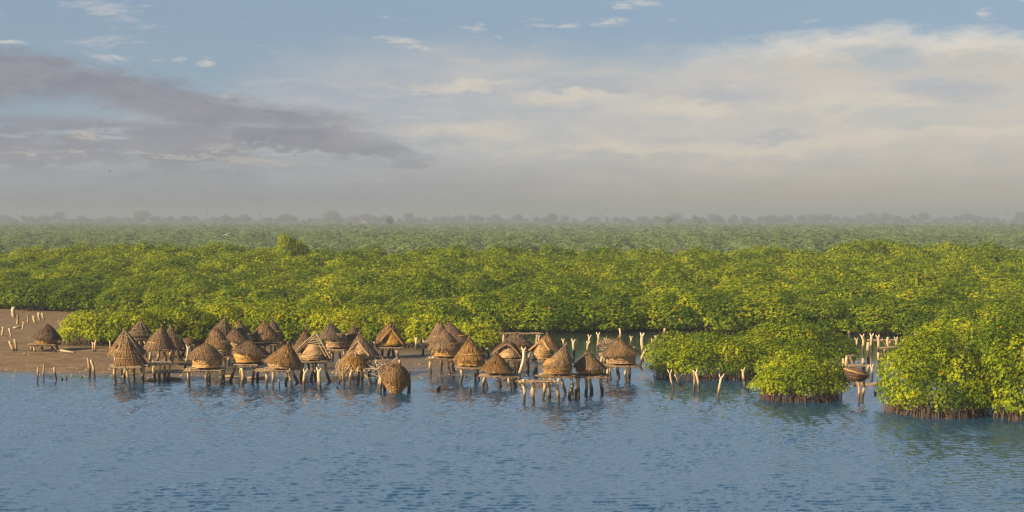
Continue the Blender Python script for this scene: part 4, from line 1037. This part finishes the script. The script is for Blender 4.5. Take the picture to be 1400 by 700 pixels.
# ------------------------------------------------------------------ bare platforms
def deck(pl, pr, py, base, lg, label, seed, ry=1.1, tint=.12):
    rng = random.Random(seed); Y = P((pl + pr) / 2, base).y; k = Y / F; c = at((pl + pr) / 2, py, Y); root = empty('bare_platform', (c.x, Y, 0), label, 'platform')
    platform(root, c, (pr - pl) / 2 * k, ry, c.z, rng, tint); legs(root, lg, c, c.z, (pr - pl) / 2 * k, ry, rng, .14); return root
deck(706, 763, 521, 550, [(717, 551, 714), (730, 551), (752, 550, 749), (761, 550)], 'empty stick platform on four pale legs furthest out in the water', 2)
deck(206, 236, 496, 520, [(210, 519, 207), (219, 521), (231, 520), (226, 518)], 'low empty platform beside the skeletal granary at the mudbank', 3, .9, .5)
deck(684, 742, 456, 490, [(690, 490), (712, 489), (736, 490)], 'long dark rail on posts behind the grey thatched granaries', 5, .35, .1)
def ruin(poles, posts_, label, seed):
    rng = random.Random(seed); Y = P(posts_[0][0], posts_[0][1]).y; root = empty('ruined_platform', (at(posts_[0][0], 500, Y).x, Y, 0), label, 'platform')
    for (x, yb, yt) in posts_:
        p = P(x, yb); t = at(x + rng.uniform(-1, 1), yt, p.y); mb = MB(); crooked(mb, (p.x, p.y, -.4), t, .17, .15, rng, rng.uniform(.6, 1), fork=rng.random() < .6); mb.build('leg', WOOD, root)
    for (x0, y0, x1, y1) in poles:
        mb = MB(); pole(mb, at(x0, y0, Y - .1), at(x1, y1, Y + .3), .13, rng, .25); mb.build('beam', POLE, root)
ruin([(1186, 465, 1223, 465)], [(1180, 481, 460), (1187, 497, 468), (1192, 481, 459), (1200, 484, 461), (1214, 482, 461)], 'ruined platform with one long beam on many bleached forked posts in the channel', 31)
ruin([(1203, 476, 1240, 474), (1206, 464, 1212, 474)], [(1206, 492, 484), (1210, 488, 478), (1226, 484, 464), (1237, 481, 463), (1217, 478, 467)], 'ruined platform with a lower beam beside the largest bush', 32)
ruin([(1160, 500, 1193, 501), (1162, 488, 1170, 504), (1157, 487, 1168, 486)], [(1158, 512, 488), (1180, 510, 490), (1187, 513, 499), (1153, 512, 490)], 'broken frame of posts and a beam right behind the upturned basket', 33)

# ------------------------------------------------------------------ loose posts, logs, stumps
def post(base, top, w, label, fork=True, tint=.95, cat='post', name='bleached_post', seed=None, group=None):
    rng = random.Random(seed or int(base[0] * 13 + base[1])); p = P(*base); t = at(top[0], top[1], p.y); k = p.y / F; mb = MB(); r = w * k / 2 * .68
    crooked(mb, (p.x, p.y, -.5 if p.z < .05 else p.z - .3), t if not fork else t - Vector((0, 0, min(.3, (t.z - p.z) * .2))), r * 1.05, r * .95, rng, tint, fork, 9, .05)
    o = mb.build(name, WOOD, None, True, origin=Vector((p.x, p.y, p.z))); tag(o, label, cat, group); return o
PN = 'posts left standing on the mudbank'
post((19, 434), (18, 419), 7, 'widest bleached forked post on the mudbank, against the thicket foot')
post((24, 443), (24, 431), 5, 'dark brown stump post below the widest forked post on the mudbank', False, .1, name='dark_post')
post((38, 441), (38, 430), 4, 'dark brown post at the thicket foot beside the forked posts', False, .1, name='dark_post')
post((49, 441), (46, 431), 5, 'short leaning forked post on the mudbank, just left of a pale pair')
post((55, 438), (53, 426), 4.5, 'pale forked post in the pair at the mudbank end of the thicket')
post((60, 437), (58, 427), 4, 'slimmer post of the pale pair at the mudbank end of the thicket')
post((31, 452), (32, 440), 3, 'thin pale post with a dark foot in the middle of the mudbank', False)
post((3, 459), (4, 447), 4, 'short pale post at the left edge of the photo on the mudbank', False)
post((17, 461), (12, 449), 3.5, 'pale post leaning left on the mudbank above a leaning pair', False)
post((20, 480), (13, 466), 5, 'pale post of the mudbank pair, tilted left', False)
post((23, 480), (20, 464), 5, 'upright post of the pair on the mudbank behind the tilted one', False, .7)
post((128, 481), (127, 466), 3.5, 'pale post in the forked pair before the first bright bush')
post((131, 481), (131, 465), 3.5, 'second post of the forked pair before the first bright bush', False)
post((150, 481), (150, 466), 3, 'thin pale post at the foot of the bushes behind the skeletal granary', False)
post((52, 522), (52, 502), 4, 'thick dark post at the water edge left of a thin dark pole', False, .1, name='dark_post')
post((60, 520), (60, 498), 3, 'thin dark pole at the water edge beside the thick dark post', False, .05, name='dark_post')
post((78, 521), (74, 502), 4, 'leaning ochre post at the water edge', False, .6)
post((122, 515), (120, 489), 5, 'dark half of two posts leaning together on the shore', False, .2, name='dark_post')
post((131, 516), (124, 492), 5, 'pale half of two posts leaning together on the shore', False, .7)
post((208, 480), (199, 466), 5, 'bleached forked driftwood post between the skeletal and the smooth tan granary')
post((252, 506), (257, 471), 4.5, 'crooked bleached post leaning between the low cap and the slotted dome')
post((331, 526), (330, 503), 6, 'pale bone-like post below the round golden basket granary', False)
post((415, 534), (417, 504), 5, 'slim forked bleached post in the water before the crossed-pole granary')
post((437, 534), (436, 502), 7, 'thick forked bleached post in the water before the crossed-pole granary')
post((381, 530), (381, 519), 3.5, 'short sawn-off stub in the water under the steep full thatch', False, .5)
post((398, 482), (401, 466), 4, 'pale post between the steep full thatch and the dark thin-peaked granary', True)
post((515, 476), (512, 466), 6, 'bleached forked post stub behind the open-fronted granary')
post((547, 505), (546, 492), 5, 'bleached stub poking up behind the fallen round pod', False)
post((570, 479), (569, 460), 5, 'forked bleached post at the bush foot, the further of a pair')
post((577, 486), (580, 464), 5, 'forked bleached post nearer the broad tan granary, of a pair')
post((662, 480), (661, 462), 4.5, 'bleached forked post just behind the wide skirted granary')
post((669, 488), (666, 474), 5.5, 'thick bleached forked post between the skirted granary and the round-mouthed one')
post((685, 461), (684, 447), 4, 'bare post showing inside the low rounded bush', False, .7)
post((709, 521), (716, 474), 6, 'long crooked bleached trunk leaning behind the empty stick platform', True, .95)
post((721, 508), (727, 478), 4, 'slanting pale post between the round-mouthed and the open-sided granary', False, .5)
post((735, 480), (736, 458), 6, 'bleached forked post behind the open-sided granary')
post((783, 488), (784, 463), 5.5, 'bleached post with a tuft of leaves at its foot, in the calm channel', True)
post((803, 486), (804, 466), 5, 'twisted bleached post right behind the full dark thatch', True)
post((806, 478), (806, 457), 4.5, 'forked bleached post against the dark channel above the full dark thatch')
post((818, 481), (818, 454), 4.5, 'tall bleached post with a side twig left of the twig tangle', True)
post((863, 474), (863, 458), 4, 'small forked post in the dark channel above the lone wide-thatched granary')
post((879, 487), (878, 455), 6.5, 'tall wide-forked bleached post beside the broad bush, in the dark channel')
post((872, 500), (884, 474), 6, 'arched bleached branch rising beside the broad bush', True)
post((897, 474), (897, 457), 5, 'forked bleached post half hidden by the broad bush')
post((908, 462), (909, 449), 5, 'pale stub standing above the crest of the broad bush', False)
post((923, 534), (916, 505), 4.5, 'slim bleached post leaning left before the broad bush', True)
post((939, 533), (926, 511), 6, 'thick jagged bleached post leaning before the broad bush', True)
post((949, 536), (948, 508), 4, 'dark slim post of the pair before the broad bush', False, .25, name='dark_post')
post((957, 536), (951, 504), 5, 'forked pale post of the pair before the broad bush')
post((982, 546), (986, 511), 4.5, 'curved forked post standing alone in the water right of the pairs')
post((1018, 528), (1016, 502), 5.5, 'bleached forked post at the side of the rounded bush')
post((1162, 462), (1160, 453), 5, 'pale stub at the crest of the taller bush, by the channel', False)
post((1252, 474), (1252, 452), 6, 'forked bleached post poking out above the largest bush')
post((846, 470), (847, 449), 4, 'bleached stub sticking up behind the peak of the lone wide thatch', False)
post((771, 478), (770, 462), 4, 'thin pale post in the channel left of the tufted post', True)
post((829, 478), (828, 461), 4, 'pale forked post rising out of the twig tangle')
post((890, 478), (892, 462), 4.5, 'short bleached post between the tall wide-forked one and the broad bush', True)
post((868, 489), (866, 474), 3.5, 'brown stake in the shallows behind the lone wide-thatched granary', False, .3)
post((1172, 480), (1171, 461), 4, 'slim bleached post at the mouth of the gap beside the taller bush', True)
post((1203, 500), (1201, 482), 4.5, 'bleached stub in the middle of the gap between the right-hand bushes', False)
post((1221, 496), (1222, 478), 4.5, 'forked bleached post against the largest bush, below the lower beam', True)
post((1193, 520), (1192, 497), 5, 'thick bleached post right behind the upturned basket', True)
def stump(px, py, w, h, label, seed):
    rng = random.Random(seed); p = P(px, py); k = p.y / F; mb = MB()
    mb.tube([(p.x, p.y, p.z - .3), (p.x + rng.uniform(-.05, .05), p.y, p.z + h * k * .5), (p.x + rng.uniform(-.2, .2), p.y, p.z + h * k)], [w * k * .6, w * k * .5, w * k * .2], 7, .1, wob=.5, rng=rng)
    o = mb.build('rotten_stump', WOOD, None, True, origin=p.copy()); tag(o, label, 'stump')
for i, (x, y, w, h, lab) in enumerate((
    (85, 520, 2.5, 4, 'tiny dark stub in the water beside the leaning ochre post'), (91, 519, 3, 5, 'tiny dark stub at the water edge, right of its twin'),
    (112, 516, 2, 4, 'tiny dark stub at the shore left of two posts leaning together'), (463, 524, 4, 5, 'dark pointed stump before the collapsed straw heap'),
    (461, 531, 3, 3, 'small dark lump in the water below the pointed stump'), (600, 534, 5, 6, 'dark pointed stump alone in open water below the broad tan granary'),
    (642, 536, 4, 7, 'dark twisted stump left of the low gapped granary'), (918, 546, 4, 4, 'dark lump in the water below the leaning bleached posts'),
    (1197, 540, 4, 5, 'dark lump in the water between the upturned basket and the largest bush'), (783, 540, 2.5, 18, 'thin black stake among the legs of the ragged granary'))):
    stump(x, y, w, h, lab, 50 + i)
def log(x0, y0, x1, y1, w, label, tint=.9):
    rng = random.Random(int(x0)); a, b = P(x0, y0), P(x1, y1); r = w * a.y / F / 2; a.z = a.z + r * .8; b.z = b.z + r * .8; mb = MB()
    m = a.lerp(b, .5); mb.tube([a - m, (a.lerp(b, .45) - m) + Vector((0, 0, .05)), b - m], [r, r * 1.1, r * .7], 8, tint, wob=.15, rng=rng)
    o = mb.build('driftwood_log', POLE, None, True, origin=Vector((0, 0, 0))); o.location = m; tag(o, label, 'log')
log(74, 480, 101, 483, 3.0, 'pale driftwood log lying at the foot of the squat granary', .55)
log(18, 449, 31, 448.5, 2.2, 'thin pale log lying flat in the middle of the mudbank')
log(224, 519, 248, 520, 4, 'dark waterlogged log on the shore behind the slotted dome', .05)
log(196, 521, 215, 521, 3, 'dark sunken log under the low empty platform', .05)
log(300, 516, 330, 517, 3.5, 'brown log lying in the mud behind the round golden basket', .2)
log(338, 518, 366, 517, 3, 'second brown log in the mud, under the steep full thatch', .25)
def debris():
    rng = random.Random(44); mb = MB(); k = 0
    while k < 420:
        px, py = rng.uniform(-20, 760), rng.uniform(470, 517) if rng.random() < .6 else rng.uniform(504, 517)
        p = P(px, py)
        if not -.02 < p.z < .8: continue
        r_ = rng.uniform(.03, .11) * (1.6 if rng.random() < .1 else 1); k += 1; b = len(mb.v); t = rng.random()
        for (a, z) in ((0, 0), (1.26, 0), (2.5, 0), (3.77, 0), (5.0, 0)): mb.v.append(p + Vector((math.cos(a) * r_ * rng.uniform(.8, 1.8), math.sin(a) * r_ * rng.uniform(.7, 1.3), -.02))); mb.t.append(t)
        mb.v.append(p + Vector((rng.uniform(-.3, .3) * r_, 0, r_ * rng.uniform(.5, 1.1)))); mb.t.append(t)
        for q in range(5): mb.f.append((b + q, b + (q + 1) % 5, b + 5))
    o = mb.build('shell_debris', POLE, None); tag(o, 'scattered dark clods, shells and wood scraps on the mud along the shoreline', 'debris', kind='stuff')
debris()
# driftwood hull behind the upturned basket
def hull():
    p = P(1188, 527); mb = MB(); rng = random.Random(3); rows = []
    for i in range(9):
        t = i / 8; x = -1.5 + 3 * t; w = .42 * math.sin(max(.06, min(.94, t)) * math.pi) + .05; h = .35 + .25 * abs(t - .5) * 2
        rows.append([(Vector((x, w * math.cos(a), h * (math.sin(a) * .5 + .5) - .12)), rng.random() * .3) for a in [j * 6.283 / 10 for j in range(10)]])
    b = mb.grid(rows); mb.f.append(tuple(b + j for j in range(10))); mb.f.append(tuple(b + 80 + j for j in range(10))[::-1])
    o = mb.build('driftwood_log', POLE, None, True); o.location = (p.x, p.y, 0); tag(o, 'thick dark waterlogged trunk floating behind the upturned basket', 'log')
hull()

# ------------------------------------------------------------------ birds
def bird(px, py, Y, span, label, material, roll=.0, up=.35, head=0.0, seed=1):
    p = at(px, py, Y); mb = MB(); s = span / 2; L = span * .42
    ca, sa = math.cos(head), math.sin(head); X = lambda a, b, c: Vector((a * ca - b * sa, a * sa + b * ca, c))
    mb.tube([X(0, L * .62, 0), X(0, L * .52, .01), X(0, L * .3, 0), X(0, -.05 * L, -.01), X(0, -.5 * L, 0), X(0, -.75 * L, .0)], [.01, L * .07, L * .13, L * .16, L * .08, L * .1], 8, .5)
    for sg in (-1, 1):
        pts = [(0.02, .30, -.12, 0), (.35, .42, -.06, up * .55), (.65, .30, -.1, up * .75), (1.0, -.05, -.16, up * .6)]
        b = len(mb.v)
        for (t, f_, r_, z) in pts:
            zz = z * s * .8 + sg * roll * t * s
            for q, dz in ((f_, .012), (r_, .012), (r_, -.012), (f_, -.012)): mb.v.append(X(sg * t * s, q * L, zz + dz)); mb.t.append(.5)
        for i in range(3):
            for j in range(4): mb.f.append((b + i * 4 + j, b + i * 4 + (j + 1) % 4, b + i * 4 + 4 + (j + 1) % 4, b + i * 4 + 4 + j))
        mb.f.append((b, b + 1, b + 2, b + 3)); mb.f.append((b + 12, b + 13, b + 14, b + 15))
    o = mb.build('bird', material, None, True); o.location = p; tag(o, label, 'bird')
bird(403, 212, 260, .85, 'dark bird gliding below the grey cloud bank, wings spread', BIRD, .25, .3, .5)
bird(150, 234, 280, .8, 'dark bird with raised wings low over the mudbank side of the thicket sky', BIRD, -.2, .7, 1.0)
bird(860, 215, 250, .85, 'dark bird gliding level in the open pale sky above the thicket', BIRD, .05, .08, -.1)
bird(309, 321, 300, 1.3, 'white bird flying low over the far hazy mangrove', WBIRD, .4, .4, .3)

# ------------------------------------------------------------------ haze
HAZE = 0.00033
mh = bpy.data.materials.new('haze_air'); mh.use_nodes = True; mh.node_tree.nodes.clear()
hv = mh.node_tree.nodes.new('ShaderNodeVolumePrincipled'); ho = mh.node_tree.nodes.new('ShaderNodeOutputMaterial')
hv.inputs['Color'].default_value = (0.228, 0.272, 0.338, 1); hv.inputs['Density'].default_value = HAZE; hv.inputs['Anisotropy'].default_value = 0.0
mh.node_tree.links.new(hv.outputs[0], ho.inputs['Volume']); mh.cycles.homogeneous_volume = True
x0, x1, y0, y1, z0, z1 = -3800, 3800, -120, 8300, -2.2, 58
hb = np.array([(x, y, z) for z in (z0, z1) for x, y in ((x0, y0), (x1, y0), (x1, y1), (x0, y1))], float)
ho_ = link('haze', np_mesh('haze', hb, np.array([[3, 2, 1, 0], [4, 5, 6, 7], [0, 1, 5, 4], [1, 2, 6, 5], [2, 3, 7, 6], [3, 0, 4, 7]])), mh)
ho_['kind'] = 'stuff'
print('trees', NTREE, 'far', n_far, 'granaries', len(GR))
